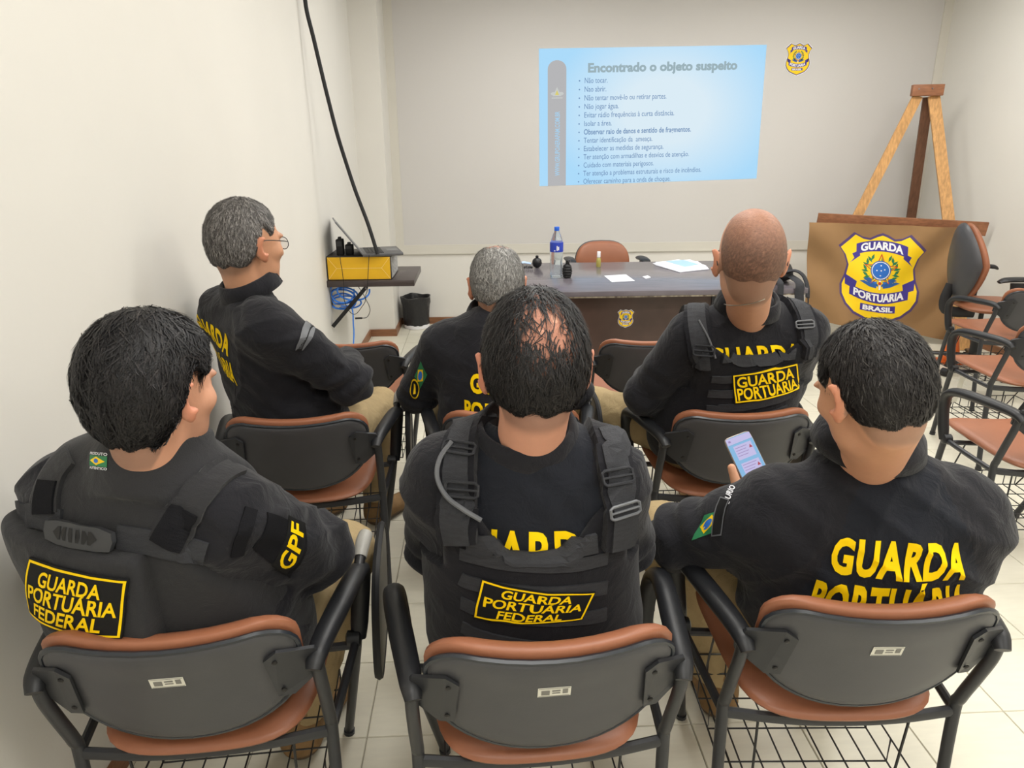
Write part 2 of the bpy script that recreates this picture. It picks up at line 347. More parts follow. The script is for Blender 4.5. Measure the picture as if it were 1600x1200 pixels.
# ================================================================== CHAIRS
def outline_back(hw=.213, W=.263, top=0.0, wide=0.0):
    pts = []; hw += wide; W += top
    for t in np.linspace(0, math.pi/2, 12): pts.append((hw*math.sin(t)**.9, .165*(1-math.cos(t))))
    pts.append((hw, .205)); r = .05
    for t in np.linspace(0, math.pi/2, 6): pts.append((hw-r*1.2*(1-math.cos(t)), W-r+r*math.sin(t)))
    for u in (.12, .08, .04): pts.append((u, W-.010*(1-(u/.155)**2)))
    pts.append((0, W-.010))
    left = [(-u, w) for u, w in pts[1:-1]][::-1]
    return pts+left
def make_chair(tablet=False, sticker=False):
    root = empty('tablet_chair')
    B = np.array([0, -.06, .494]); up = np.array([0, -.085, .285]); up /= np.linalg.norm(up); fw = np.array([0, .285, .085]); fw /= np.linalg.norm(fw)
    def fn(u, w, o=0.0): return B+np.array([u, .9*u*u, 0])+up*w+fw*o
    ob = outline_back()
    bs = MB().pillow(ob, fn, .003, .010, p=14, cen=(0, .16)).build('back_shell', 'shell', root)
    MB().tube([fn(u, w, -.001) for u, w in ob]+[fn(*ob[0], -.001)], .0055, 6, cap=False).build('edge_bead', 'rim', bs)
    MB().pillow(outline_back(top=.009, wide=.003), lambda u, w, o: fn(u, w+.004, .014+o), .036, .011, p=5, cen=(0, .16)).build('back_cushion', 'vinyl', root)
    if sticker:
        sm = MB(); f3 = lambda a, b: fn(a, b, -.0108)
        sm.prism([(-.028, .172), (.028, .172), (.028, .197), (-.028, .197)], f3, -fw*.0006, 0)
        for a, b, c, d in ((-.022, .178, -.008, .190), (.014, .180, .023, .192), (-.004, .181, .010, .183), (-.004, .187, .010, .190), (-.0265, .1735, .0265, .1743), (-.0265, .1947, .0265, .1955)):
            sm.prism([(a, b), (c, b), (c, d), (a, d)], lambda p, q: fn(p, q, -.0114), -fw*.0004, 1)
        sm.build('label_sticker', ['sticker', 'ink'], bs, smooth=False)
    for s in (-1, 1):
        br = MB(); poly = [(s*.158, .205), (s*.180, .222), (s*.238, .195), (s*.252, .165), (s*.250, .135), (s*.195, .092), (s*.168, .098)]
        f2 = lambda u, w: fn(u, w, -.012 if abs(u) < .2 else -.004)
        br.prism(poly, f2, -fw*.007)
        bo = br.build('back_bracket', 'frame', root, smooth=False)
        for q in ((s*.176, .198), (s*.180, .115)): MB().lathe([(.005, 0), (.005, .002), (.003, .003)], fn(*q, -.019), 8, rot=rotx(math.radians(105))).build('screw', 'screw', bo)
    for s in (-1, 1):
        MB().tube([(s*.240, -.070, .645), (s*.241, -.060, .60), (s*.241, -.034, .53), (s*.24, -.008, .46), (s*.24, -.0, .42), (s*.24, -.012, .22), (s*.24, -.04, .012)], .0125, 10, smooth=4).tube([(s*.24, -.04, .014), (s*.24, -.041, 0)], .015, 10).build('rear_leg', 'frame', root)
        MB().tube([(s*.268, .262, .44), (s*.25, .31, .32), (s*.2, .425, .012)], .0125, 10, smooth=3).tube([(s*.201, .422, .016), (s*.2, .426, 0)], .015, 10).build('front_leg', 'frame', root)
        ar = MB().tube([(s*.236, -.088, .640), (s*.240, -.066, .655), (s*.248, -.02, .660), (s*.262, .06, .658), (s*.279, .16, .653), (s*.288, .235, .638), (s*.287, .276, .602), (s*.281, .284, .54), (s*.274, .274, .47), (s*.270, .266, .432)],
                       [.014, .019, .021, .0225, .0225, .022, .021, .0205, .020, .017], 12, smooth=3, flat=(1.05, .78))
        ar.build('armrest', 'arm', root)
        MB().lathe([(.012, -.02), (.020, -.016), (.020, .012), (.012, .016)], (s*.262, .258, .436), 12, rot=roty(math.pi/2)).build('arm_clamp', 'arm', root)
    fr = MB()
    fr.tube([(-.24, 0, .42), (-.12, -.012, .413), (0, -.016, .411), (.12, -.012, .413), (.24, 0, .42)], .0115, 8, smooth=4, flat=(.8, 1.15), upv=(0, 0, 1))
    for s in (-1, 1): fr.tube([(s*.24, 0, .42), (s*.252, .13, .424), (s*.265, .258, .432)], .010, 8)
    fr.tube([(-.262, .25, .425), (0, .25, .415), (.262, .25, .425)], .010, 8)
    fr.build('seat_frame', 'frame', root)
    so = []
    for a in np.linspace(0, 2*math.pi, 72, endpoint=False):
        c, s = math.cos(a), math.sin(a); k = (abs(c)**4.5+abs(s)**4.5)**(-1/4.5)
        y = .225+.235*k*s; so.append((.225*k*c*(.90+.22*y), y))
    MB().pillow(so, lambda u, v, o: np.array([u, v-.035, .438+o+.016*min(1, abs(u)/.2)**2-.25*max(0, v-.38)**2+.012*v/.45]), .028, .024, p=4, rings=(1, .99, .97, .93, .86, .7, .4), cen=(0, .22)).build('seat_cushion', 'vinyl', root)
    bk = MB(); z0, z1, x0, y0, y1 = .17, .235, .195, .02, .40
    for z in (z0, z1): bk.tube([(-x0, y0, z), (x0, y0, z), (x0, y1, z), (-x0, y1, z), (-x0, y0, z)], .0026, 5)
    for x in np.linspace(-x0, x0, 9): bk.tube([(x, y0, z1), (x, y0, z0), (x, y1, z0), (x, y1, z1)], .0022, 5)
    for y in np.linspace(y0+.09, y1-.09, 3): bk.tube([(-x0, y, z1), (-x0, y, z0), (x0, y, z0), (x0, y, z1)], .0022, 5)
    for x in (-x0*.78, x0*.78):
        bk.tube([(x, y0, z0), (x*1.05, .01, .41)], .003, 5); bk.tube([(x, y1, z0), (x*1.2, .26, .42)], .003, 5)
    bk.build('book_basket', 'wire', root)
    if tablet:
        hg = MB().tube([(.289, .225, .645), (.292, .257, .662)], .0125, 10).build('hinge_post', 'blackpl', root)
        MB().tube([(.291, .25, .658), (.296, .285, .676), (.301, .31, .681)], [.015, .0175, .0165], 12, smooth=2).build('hinge_sleeve', 'hinge', hg)
        ol = []
        for a in np.linspace(0, 2*math.pi, 36, endpoint=False):
            c, s = math.cos(a), math.sin(a); k = (abs(c)**3+abs(s)**3)**(-1/3); ol.append((.305+.165*k*c+.02*s, .515+.138*k*s))
        tb = MB().pillow(ol, lambda u, v, o: np.array([.325+o+.02*(v-.515), u, v]), .0085, .0085, p=30, rings=(1, .99, .97, .5)).build('writing_tablet', 'laminate', root)
        MB().tube([(.325+.02*(v-.515), u, v) for u, v in ol+[ol[0]]], .0095, 6, cap=False).build('tablet_edge', 'black', tb)
    return root
def put(o, x, y, deg, label, group='brown chairs with grey shells'):
    o.location = (x, y, 0); o.rotation_euler = (0, 0, math.radians(deg)); tag(o, label, 'chair', group); return o
cA = make_chair(tablet=True, sticker=True); cB = make_chair(sticker=True); cT = make_chair(tablet=True); cN = make_chair()
def film(root, x0, x1, h):
    n = 26; xs_ = np.linspace(x0, x1, n); V = []
    for i, x in enumerate(xs_):
        for j in range(4): V.append((x, -.012+.006*math.sin(9*i+j)+.004*j, .408-h*j/3*(.6+.4*math.sin(i*1.3))))
    MB().add(V, [(i*4+j, i*4+j+1, (i+1)*4+j+1, (i+1)*4+j) for i in range(n-1) for j in range(3)]).build('plastic_film', 'film', root)
film(cA, -.10, .15, .022); film(cB, -.05, .06, .014)
put(cA, -.555, 1.134, 4, 'brown vinyl chair with grey shell and folded tablet nearest the left wall, front row')
put(cB, .104, 1.078, 3, 'brown vinyl chair with grey shell in the middle of the front row')
put(copy_tree(cB), .724, 1.146, -2.6, 'brown vinyl chair with grey shell under the person holding a phone')
put(cT, -.58, 2.146, 4, 'brown chair with tablet under the person in glasses by the left wall')
put(copy_tree(cT), .09, 2.15, 0, 'brown chair with tablet under the mostly hidden person, middle of the second row')
put(copy_tree(cT), .811, 2.11, 0, 'brown chair with tablet under the necklace wearer, right in the second row')
put(copy_tree(cT), -.57, 3.02, 0, 'empty brown chair with tablet near the waste bin and wall shelf')
put(copy_tree(cN), .72, 2.98, 0, 'empty brown chair right in front of the dark desk')
put(cN, 2.07, 2.22, -4, 'empty brown chair on the right, nearest of the three with wire baskets')
c_tag = put(copy_tree(cN), 2.70, 3.13, -2, 'empty brown chair on the right, middle one of the three')
put(copy_tree(cN), 3.22, 3.95, 0, 'empty brown chair on the right, farthest of the three, by the banner')
MB().add([(-.232, .235, .415), (-.205, .235, .415), (-.215, .255, .255), (-.242, .255, .25), (-.232, .237, .415), (-.205, .237, .415), (-.215, .257, .255), (-.242, .257, .25)], [(0, 1, 2, 3), (4, 7, 6, 5), (0, 4, 5, 1), (2, 6, 7, 3), (1, 5, 6, 2), (0, 3, 7, 4)]).build('hanging_label', 'sticker', c_tag, smooth=False)
# ================================================================== EMBLEM (shield) drawn as thin layers on a surface
def arc_poly(n, r, c=(0, 0)): return [(c[0]+r*math.cos(2*math.pi*k/n), c[1]+r*math.sin(2*math.pi*k/n)) for k in range(n)]
SH = [(0, .47), (.06, .448), (.14, .405), (.22, .415), (.32, .465), (.385, .40), (.5, .30), (.435, .21), (.395, .08), (.42, -.06), (.46, -.18), (.455, -.30), (.40, -.42), (.30, -.52), (.15, -.585), (0, -.64)]
SH = SH+[(-u, v) for u, v in SH[1:-1]][::-1]
def tri_fan(poly):
    """triangulate a simple polygon through bmesh"""
    bm = bmesh.new(); vs = [bm.verts.new((u, v, 0)) for u, v in poly]; bm.faces.new(vs)
    bmesh.ops.triangulate(bm, faces=bm.faces, ngon_method='EAR_CLIP'); bm.verts.index_update()
    V = np.array([q.co[:2] for q in bm.verts]); F_ = [[q.index for q in f.verts] for f in bm.faces]; bm.free(); return V, F_
def refine(V, F_, L):
    """split long edges so that a flat shape can follow a curved surface"""
    bm = bmesh.new(); vs = [bm.verts.new((*p[:2], 0)) for p in V]
    for f in F_:
        try: bm.faces.new([vs[i] for i in f])
        except Exception: pass
    for _ in range(6):
        es = [e for e in bm.edges if e.calc_length() > L]
        if not es: break
        bmesh.ops.subdivide_edges(bm, edges=es, cuts=1, use_grid_fill=False); bmesh.ops.triangulate(bm, faces=bm.faces)
    bm.verts.index_update(); V = np.array([q.co[:2] for q in bm.verts]); F_ = [[q.index for q in f.verts] for f in bm.faces]; bm.free(); return V, F_
def emblem_layers(detail=True):
    """list of (V2, F, material)"""
    out = []
    def poly(p, m, lv): out.append((*tri_fan(p), m, lv))
    poly(SH, 'outline', 0)
    c = np.array([0, -.06]); poly([tuple(c+(np.array(p)-c)*.945) for p in SH], 'yellow', 1)
    def band(u0, u1, vc, cv, h, m, lv, n=14):
        us = np.linspace(u0, u1, n); f = lambda u: vc+cv*(1-(u/.3)**2)
        poly([(u, f(u)+h/2) for u in us]+[(u, f(u)-h/2) for u in us[::-1]], m, lv); return f
    def btext(txt, f, u0, u1, h, m, lv):
        V, F_, a, d, lo = text2d(txt, B2); P = np.empty_like(V); P[:, 0] = u0+(u1-u0)*V[:, 0]
        P[:, 1] = [f(u)+(v-.5)*h for u, v in zip(P[:, 0], V[:, 1])]; out.append((P, F_, m, lv))
    for s in (-1, 1):   # ribbon tails
        poly([(s*.25, .25), (s*.335, .21), (s*.31, .16), (s*.36, .10), (s*.24, .19)][::s], 'purple', 2)
        poly([(s*.29, -.22), (s*.40, -.17), (s*.36, -.115), (s*.41, -.04), (s*.27, -.12)][::s], 'purple', 2)
    f1 = band(-.285, .285, .26, .06, .125, 'purple', 3); btext('GUARDA', f1, -.235, .235, .095, 'white', 4)
    f2 = band(-.345, .345, -.245, -.06, .125, 'purple', 3); btext(PORT, lambda u: f2(u)+.008, -.30, .30, .105, 'white', 4)
    f3 = band(-.21, .21, -.415, -.02, .085, 'purple', 3); btext('BRASIL', f3, -.18, .18, .062, 'white', 4)
    for k in range(22):  # wreath
        a = math.radians(-66+k*12.5) if k < 11 else math.radians(246-(k-11)*12.5)
        r = .185; cx, cy = r*math.cos(a), .03+r*.95*math.sin(a); ta = a+(.9 if k < 11 else -.9)*(1 if k % 2 else .2); l = .045; w = .017
        dx, dy = math.cos(ta), math.sin(ta)
        poly([(cx-dx*l, cy-dy*l), (cx-dy*w, cy+dx*w), (cx+dx*l, cy+dy*l), (cx+dy*w, cy-dx*w)], 'green', 2)
    star = lambda R, r: [((R if k % 2 == 0 else r)*math.sin(math.pi*k/5), .03+(R if k % 2 == 0 else r)*math.cos(math.pi*k/5)) for k in range(10)]
    poly(star(.205, .085), 'red', 3); poly(star(.175, .072), 'yellow', 4)
    for k in range(5):
        a = 2*math.pi*k/5; poly([(0, .03), (.165*math.sin(a), .03+.165*math.cos(a)), (.068*math.sin(a+.628), .03+.068*math.cos(a+.628))], 'green', 5)
    poly(arc_poly(24, .118, (0, .03)), 'ribblue', 6); poly(arc_poly(24, .107, (0, .03)), 'white', 7); poly(arc_poly(24, .097, (0, .03)), 'blue', 8)
    for u, v in ((0, .09), (-.045, .03), (.045, .045), (.005, .03), (0, -.03)): poly(arc_poly(6, .009, (u, v)), 'white', 9)
    poly([(-.012, -.08), (.012, -.08), (.010, -.20), (-.010, -.20)], 'white', 4); poly(arc_poly(10, .02, (0, -.125)), 'red', 6)
    for s in (-1, 1):
        poly([(s*.02, -.165), (s*.11, -.135), (s*.20, -.075), (s*.165, -.085), (s*.13, -.055), (s*.14, -.10), (s*.08, -.12), (s*.02, -.14)][::s], 'ribblue', 3)
        poly([(s*.04, -.185), (s*.13, -.165), (s*.24, -.105), (s*.19, -.095), (s*.12, -.135), (s*.04, -.155)][::s], 'ribblue', 3)
        poly([(s*.03, -.10), (s*.09, -.115), (s*.05, -.135)][::s], 'blue', 5)
    return out
EMB = emblem_layers(); EMATS = ['outline', 'yellow', 'purple', 'white', 'green', 'blue', 'red', 'ribblue']
def emblem(name, fn, parent, step, L=None):
    """fn(u,v,lift)->3D"""
    mb = MB()
    for V, F_, m, lv in EMB:
        if L: V, F_ = refine(V, F_, L)
        mb.add([fn(u, v, step*(lv+1)) for u, v in V], F_, EMATS.index(m))
    return mb.build(name, EMATS, parent, smooth=False)
# ================================================================== WALL BADGE, SLIDE
def badge(name, c, w, nrm_y, label):
    c = np.array(c, float); e = empty(name, c); tag(e, label, 'badge'); cc = np.array([0, -.06])
    f = lambda u, v, o: np.array([u*w, -nrm_y*0-o, v*w])
    MB().prism([tuple(cc+(np.array(p)-cc)*1.04) for p in SH], lambda u, v: f(u, v, .0), (0, -.004, 0)).build('badge_plate', 'white', e, smooth=False)
    emblem('badge_emblem', lambda u, v, o: f(u, v, .004+o), e, .0004); return e
bc = at(1247, 89, YF-.006)
badge('wall_badge', (bc[0], YF-.0065, bc[2]), .225, 0, 'small yellow shield badge on the front wall beside the slide')
# projected slide: a lit rectangle on the wall with its lettering
def emat(name, rgb, st):
    m = bpy.data.materials.new(name); m.use_nodes = True; nt = m.node_tree; nt.nodes.clear()
    e = nt.nodes.new('ShaderNodeEmission'); o = nt.nodes.new('ShaderNodeOutputMaterial'); e.inputs[0].default_value = (*s2l(rgb), 1); e.inputs[1].default_value = st
    nt.links.new(e.outputs[0], o.inputs[0]); return m, nt, e
SY = YF-.0075
c4 = [at(842, 76, SY), at(1198, 70, SY), at(1182, 279, SY), at(843, 291, SY)]   # tl tr br bl
def sl(u, v, o=0.0):   # u 0..1 left-right, v 0..1 top-down
    p = (c4[0]*(1-u)+c4[1]*u)*(1-v)+(c4[3]*(1-u)+c4[2]*u)*v; return p-np.array([0, o, 0])
slide = empty('projected_slide', sl(.5, 1)); tag(slide, 'light blue projected presentation slide with a bullet list on the front wall', 'projection')
mS, nt, e = emat('slide_light', (214, 234, 246), 1.0)
tc = nt.nodes.new('ShaderNodeTexCoord'); gr = nt.nodes.new('ShaderNodeMapping'); gr.vector_type = 'POINT'
gr.inputs['Location'].default_value = (-.12, 0, -.06); gr.inputs['Scale'].default_value = (.98, 0, 1.35)
ln = nt.nodes.new('ShaderNodeVectorMath'); ln.operation = 'LENGTH'; rp = nt.nodes.new('ShaderNodeValToRGB')
nt.links.new(tc.outputs['Object'], gr.inputs[0]); nt.links.new(gr.outputs[0], ln.inputs[0]); nt.links.new(ln.outputs['Value'], rp.inputs[0])
rp.color_ramp.elements[0].position = .35; rp.color_ramp.elements[0].color = (*s2l((219, 236, 246)), 1)
rp.color_ramp.elements[1].position = 1.35; rp.color_ramp.elements[1].color = (*s2l((172, 219, 250)), 1); nt.links.new(rp.outputs[0], e.inputs[0])
M['slide'] = mS
def part_local(mb, name, mats, parent, **k):
    o = mb.build(name, mats, parent, **k); o.location = -np.array(parent.location); return o
smid = sl(.5, .5)
gq = MB().add([sl(u, v) for v in np.linspace(0, 1, 2) for u in np.linspace(0, 1, 2)], [(0, 1, 3, 2)])
go = gq.build('slide_background', 'slide', slide, smooth=False, origin=smid); go.location = smid-np.array(slide.location)
M['s_bar'] = emat('slide_bar', (186, 186, 188), .95)[0]; M['s_title'] = emat('slide_title', (160, 182, 190), .95)[0]
M['s_text'] = emat('slide_text', (118, 150, 190), .95)[0]; M['s_site'] = emat('slide_site', (172, 212, 240), .95)[0]; M['s_logo'] = emat('slide_logo', (205, 208, 206), .95)[0]; M['s_logoy'] = emat('slide_logo_yellow', (222, 210, 120), .95)[0]
bar = MB(); pl = [(.038, 1.0)]+[(.038+.041*(1-math.cos(t)), .145-.041*1.55*math.sin(t)) for t in np.linspace(0, math.pi, 12)]+[(.12, 1.0)]
bar.add([sl(u, v, .0012) for u, v in pl], [list(range(len(pl)))]); part_local(bar, 'side_bar', 's_bar', slide, smooth=False)
def slide_line(txt, u0, v0, h, m, bold, name='slide_text', umax=None, off=.0016, par=slide):
    V, F_, a, d, lo = text2d(txt, bold); R = V*d+lo
    W_, H_ = np.linalg.norm(c4[1]-c4[0]), np.linalg.norm(c4[3]-c4[0]); k = h*H_/W_
    if umax: k = (umax-u0)/(d[0]+lo[0])
    mb = MB().add([sl(u0+r[0]*k, v0-r[1]*h, off) for r in R], F_); return part_local(mb, name, m, par, smooth=False)
slide_line('Encontrado o objeto suspeito', .213, .170, .088, 's_title', .045, 'slide_title', umax=.876)
right_u = [.302, .297, .566, .354, .604, .324, .683, .51, .562, .68, .52, .74, .60]
for i, s_ in enumerate(SLIDE):
    v0 = .244+i*.0622
    slide_line(s_, .199, v0+.003, .056, 's_text', .018 if i == 6 else .004, umax=right_u[i])
    dt = MB().add([sl(.178+.0035*math.cos(a), v0-.014+.006*math.sin(a), .0016) for a in np.linspace(0, 6.28, 8, endpoint=False)], [list(range(8))]); part_local(dt, 'bullet', 's_text', slide, smooth=False)
V, F_, a, d, lo = text2d('WWW.GRUPOAERAPAM.COM.BR', .02)
part_local(MB().add([sl(.092-.022*y, .925-.48*x, .0018) for x, y in V], F_), 'web_address', 's_site', slide, smooth=False)
lg = MB()
for pts, mi in (([(.079, .27), (.098, .335), (.060, .335)], 0), ([(.079, .292), (.088, .328), (.070, .328)], 1), (arc_poly(10, .012, (.063, .318)), 0), (arc_poly(10, .012, (.097, .318)), 0), ([(.055, .345), (.104, .345), (.104, .352), (.055, .352)], 0)):
    lg.add([sl(u, v, .0018+.0004*mi) for u, v in pts], [list(range(len(pts)))], mi)
part_local(lg, 'slide_logo', ['s_logo', 's_logoy'], slide, smooth=False)
# ================================================================== DESK AND WHAT LIES ON IT
DZ = .74; dk = empty('desk', (1.03, 4.6, 0)); tag(dk, 'dark wooden desk with a yellow shield badge on its front panel', 'desk')
DX0, DX1, DY0, DY1 = .16, 1.94, 4.06, 5.17
O_ = np.array(dk.location)
def dpart(mb, name, m, **k): return mb.build(name, m, dk, **k)
dpart(MB().box((.02, .015, DZ-.016), (DX1-DX0, DY1-DY0, .032), bev=.004), 'desk_top', 'desktop')
dpart(MB().box((.02, -.525, DZ-.036), (DX1-DX0-.03, .012, .010)), 'edge_strip', 'deskedge', smooth=False)
dpart(MB().box((-.12, -.40, .37), (1.0, .02, .66)), 'front_panel', 'desk', smooth=False)
dpart(MB().box((.52, -.40, .37), (.26, .02, .66)), 'front_panel', 'desk', smooth=False)
dpart(MB().box((.385, -.412, .37), (.018, .016, .66)), 'panel_joint', 'rim', smooth=False)
for x in (-.63, .62): dpart(MB().box((x, .0, .36), (.03, .78, .70)), 'side_panel', 'desk', smooth=False)
b2 = at(978, 496, 4.18); badge('desk_badge', (b2[0], 4.1895, b2[2]), .098, 0, 'tiny yellow shield badge stuck on the desk front')
def top(x, y): p = onz(x, y, DZ); return p
# water bottle
p = top(869, 433); bt = empty('water_bottle', p); tag(bt, 'clear plastic water bottle with blue cap and blue label on the desk', 'bottle')
M['water_blue'] = mat('bottle_plastic', (232, 242, 250), .08, trans=.9, ior=1.25); M['b_label'] = mat('bottle_label', (40, 64, 176), .4); M['b_cap'] = mat('bottle_cap', (36, 100, 215), .4)
MB().lathe([(.034, 0), (.041, .006), (.042, .02), (.039, .04), (.042, .06), (.040, .10), (.042, .12), (.0425, .19), (.041, .215), (.036, .24), (.026, .27), (.016, .29), (.0135, .30)], (0, 0, 0), 24).build('bottle_body', 'water_blue', bt)
MB().lathe([(.0432, .165), (.0436, .17), (.0436, .222), (.0428, .226)], (0, 0, 0), 24).build('bottle_label', 'b_label', bt)
MB().lathe([(.0155, .296), (.0165, .298), (.0165, .318), (.015, .321)], (0, 0, 0), 20).build('bottle_cap', 'b_cap', bt)
wl = MB()
for a, b, c, d in ((-.004, .175, .002, .205), (.004, .178, .012, .200), (-.02, .172, -.012, .178)):
    wl.add([(x, -math.sqrt(.0441**2-x*x), z) for x, z in ((a, b), (c, b), (c, d), (a, d))], [(0, 1, 2, 3)])
wl.build('label_print', 'white', bt, smooth=False)
# training grenades (black, segmented / round)
p = top(886, 434); g = empty('dummy_grenade', p); tag(g, 'black segmented dummy grenade standing beside the water bottle', 'dummy grenade', 'dummy grenades')
MB().lathe([(.018, 0), (.026, .006)]+[(.0275+.006*math.sin(math.pi*k/8)-(.0035 if k % 2 else 0), .008+.0085*k) for k in range(9)]+[(.02, .084), (.012, .09)], (0, 0, 0), 16).build('grenade_body', 'black', g, angle=20)
MB().lathe([(.011, .088), (.012, .10), (.009, .112), (.004, .115)], (0, 0, 0), 12).bar((.004, -.008, .112), (.026, -.020, .05), .010, .003).build('fuze_lever', 'blackpl', g)
MB().tube([(.012+.010*math.cos(a), 0, .108+.010*math.sin(a)) for a in np.linspace(0, 6.28, 14)], .0014, 5).build('pull_ring', 'steel', g)
p = top(839, 418); g = empty('dummy_grenade', p); tag(g, 'round black dummy grenade at the left end of the desk', 'dummy grenade', 'dummy grenades')
MB().lathe([(.008, 0), (.02, .004), (.031, .016), (.035, .034), (.031, .053), (.02, .064), (.010, .068)], (0, 0, 0), 20).build('grenade_body', 'blackpl', g)
MB().lathe([(.010, .066), (.011, .08), (.006, .084)], (0, 0, 0), 12).build('fuze', 'black', g)
p = top(826, 420); g = MB(); 
for k in range(5): g.tube([(-.03+.012*k, -.01, .006), (-.026+.012*k, .0, .014+.004*(k % 2)), (-.03+.014*k, .012, .006)], .005, 6)
g = g.build('metal_bits', 'black', None); g.location = p; tag(g, 'small heap of black metal bits beside the round grenade', 'metal bits')
p = top(822, 417); M['mask'] = mat('mask_blue', (176, 200, 232), .8); mk = MB()
mk.pillow([(-.05, -.03), (0, -.036), (.05, -.03), (.05, .03), (0, .036), (-.05, .03)], lambda u, v, o: np.array([u, v, .012+o+.01*math.cos(u*30)]), .004, .004)
mk = mk.build('face_mask', 'mask'); mk.location = p+np.array([-.01, .07, -.0]); tag(mk, 'folded pale blue face mask at the left end of the desk', 'face mask')
# spray bottle, papers
p = top(935, 417); sp = empty('spray_bottle', p); tag(sp, 'little spray bottle with yellow liquid in the middle of the desk', 'spray bottle')
M['liq'] = mat('spray_liquid', (205, 196, 110), .15, trans=.4); 
MB().lathe([(.014, 0), (.0165, .003), (.0165, .045), (.013, .062), (.008, .068)], (0, 0, 0), 16).build('bottle_body', 'liq', sp)
MB().lathe([(.009, .066), (.0125, .068), (.0125, .105), (.011, .108)], (0, 0, 0), 16).build('spray_cap', 'white', sp)
M['paper'] = mat('paper', (226, 228, 238), .8)
def sheet(name, pts, z, label, t=.0008, m='paper'):
    P = [top(*q) for q in pts]; c = np.mean(P, 0); mb = MB(); n = len(P)
    mb.add([q-c+np.array([0, 0, z]) for q in P]+[q-c+np.array([0, 0, z+t]) for q in P], [list(range(n))[::-1], list(range(n, 2*n))]+[(i, (i+1) % n, n+(i+1) % n, n+i) for i in range(n)])
    o = mb.build(name, m, smooth=False); o.location = c; tag(o, label, 'paper'); return o
sheet('paper_sheet', [(944, 431), (978, 429), (992, 439), (956, 441)], .0005, 'single white paper sheet lying near the front desk edge')
sheet('paper_scrap', [(1004, 433), (1012, 431), (1017, 434), (1009, 436)], .0005, 'tiny white scrap of paper on the desk', .003)
st = empty('document_stack', top(1065, 417)); tag(st, 'stack of white and blue printed documents at the desk right side', 'documents')
M['paperblue'] = mat('print_blue', (160, 194, 232), .7)
for k, (pts, m) in enumerate([([(1022, 414), (1090, 409), (1108, 421), (1062, 426)], 'paper'), ([(1020, 413), (1060, 407), (1106, 419), (1060, 424)], 'paper'), ([(1024, 412), (1078, 408), (1104, 418), (1062, 423)], 'paper'), ([(1040, 411), (1068, 409), (1092, 416), (1070, 420)], 'paperblue')]):
    P = [top(*q)-np.array(st.location) for q in pts]; z = .001+.004*k; t = .0036 if k < 3 else .0008
    MB().add([q+np.array([0, 0, z]) for q in P]+[q+np.array([0, 0, z+t]) for q in P], [(3, 2, 1, 0), (4, 5, 6, 7), (0, 1, 5, 4), (1, 2, 6, 5), (2, 3, 7, 6), (3, 0, 4, 7)]).build('sheet', m, st, smooth=False)
# black backpack lying on the right end of the desk with hanging straps
bp = empty('backpack', (1.83, 4.35, DZ)); tag(bp, 'black backpack with dangling straps on the right end of the desk', 'backpack')
pk = MB(); ol = [(.13*math.cos(a)*(1+.12*math.sin(3*a)), .17*math.sin(a)) for a in np.linspace(0, 6.28, 24, endpoint=False)]
pk.pillow(ol, lambda u, v, o: np.array([u, v, .05+o*(1+.25*math.sin(14*u+9*v))]), .065, .05, p=3).build('pack_body', 'black', bp)
MB().tube([(.02, -.14, .07), (.07, -.17, .085), (.11, -.2, .06), (.125, -.24, .0), (.12, -.27, -.06)], .018, 8, smooth=4, flat=(1.2, .5)).build('shoulder_strap', 'webbing', bp)
MB().tube([(-.06, -.1, .06), (-.065, -.27, .045), (-.065, -.305, .0), (-.065, -.31, -.12)], .016, 8, smooth=4, flat=(1.2, .3)).build('shoulder_strap', 'webbing', bp)
MB().tube([(.06, -.1, .05), (.055, -.28, .03), (.05, -.305, -.03), (.06, -.31, -.11)], .022, 8, smooth=4, flat=(1.2, .5)).build('shoulder_strap', 'webbing', bp)
MB().tube([(.12, -.27, -.05), (.125, -.275, -.09), (.12, -.275, -.17)], .004, 6, smooth=3).build('strap_tail', 'webbing', bp)
# ================================================================== WALL SHELF, LAPTOP, BOX, CABLES
M['shelfm'] = mat('shelf_dark_wood', (68, 60, 59), .35, var=.2, vscale=3, stretch=(2, 18, 2)); shz = .752; shelf = empty('wall_shelf', (XL, 4.75, 0)); tag(shelf, 'dark wooden shelf board on a steel bracket on the left wall', 'shelf')
e1 = onz(655, 421, shz); sw = e1[0]-XL; y0s, y1s = 4.46, 4.46+.56
MB().box((sw/2, (y0s+y1s)/2-4.75, shz-.02), (sw, y1s-y0s, .04), bev=.003).build('shelf_board', 'shelfm', shelf)
mbk = MB().bar((.008, y0s-4.75+.05, shz-.30), (.24, y0s-4.75+.03, shz-.045), .024, .04, up=(0, 1, 0)); mbk.build('bracket', 'black', shelf, smooth=False)
MB().lathe([(.006, 0), (.006, .004)], (.24, y0s-4.75+.012, shz-.05), 8, rot=rotx(math.pi/2)).build('bolt', 'steel', shelf)
bx = empty('cardboard_box', (XL+.205, 4.66, shz)); tag(bx, 'flat yellow cardboard box under the laptop on the wall shelf', 'box')
M['boxy'] = mat('box_yellow', (226, 176, 30), .55, var=.06, vscale=8); M['boxd'] = mat('box_black_edges', (52, 48, 46), .5); M['boxg'] = mat('box_grey_print', (120, 118, 116), .6, vscale=60, rgb2=(196, 196, 192))
bw, bd, bh = .40, .36, .15
MB().box((0, 0, bh/2), (bw, bd, bh), bev=.003).build('box_body', 'boxd', bx)
MB().box((0, -bd/2-.001, bh/2), (bw-.012, .002, bh-.012)).build('end_flap', 'boxy', bx, smooth=False)
fl_ = MB(); yf = -bd/2-.0025
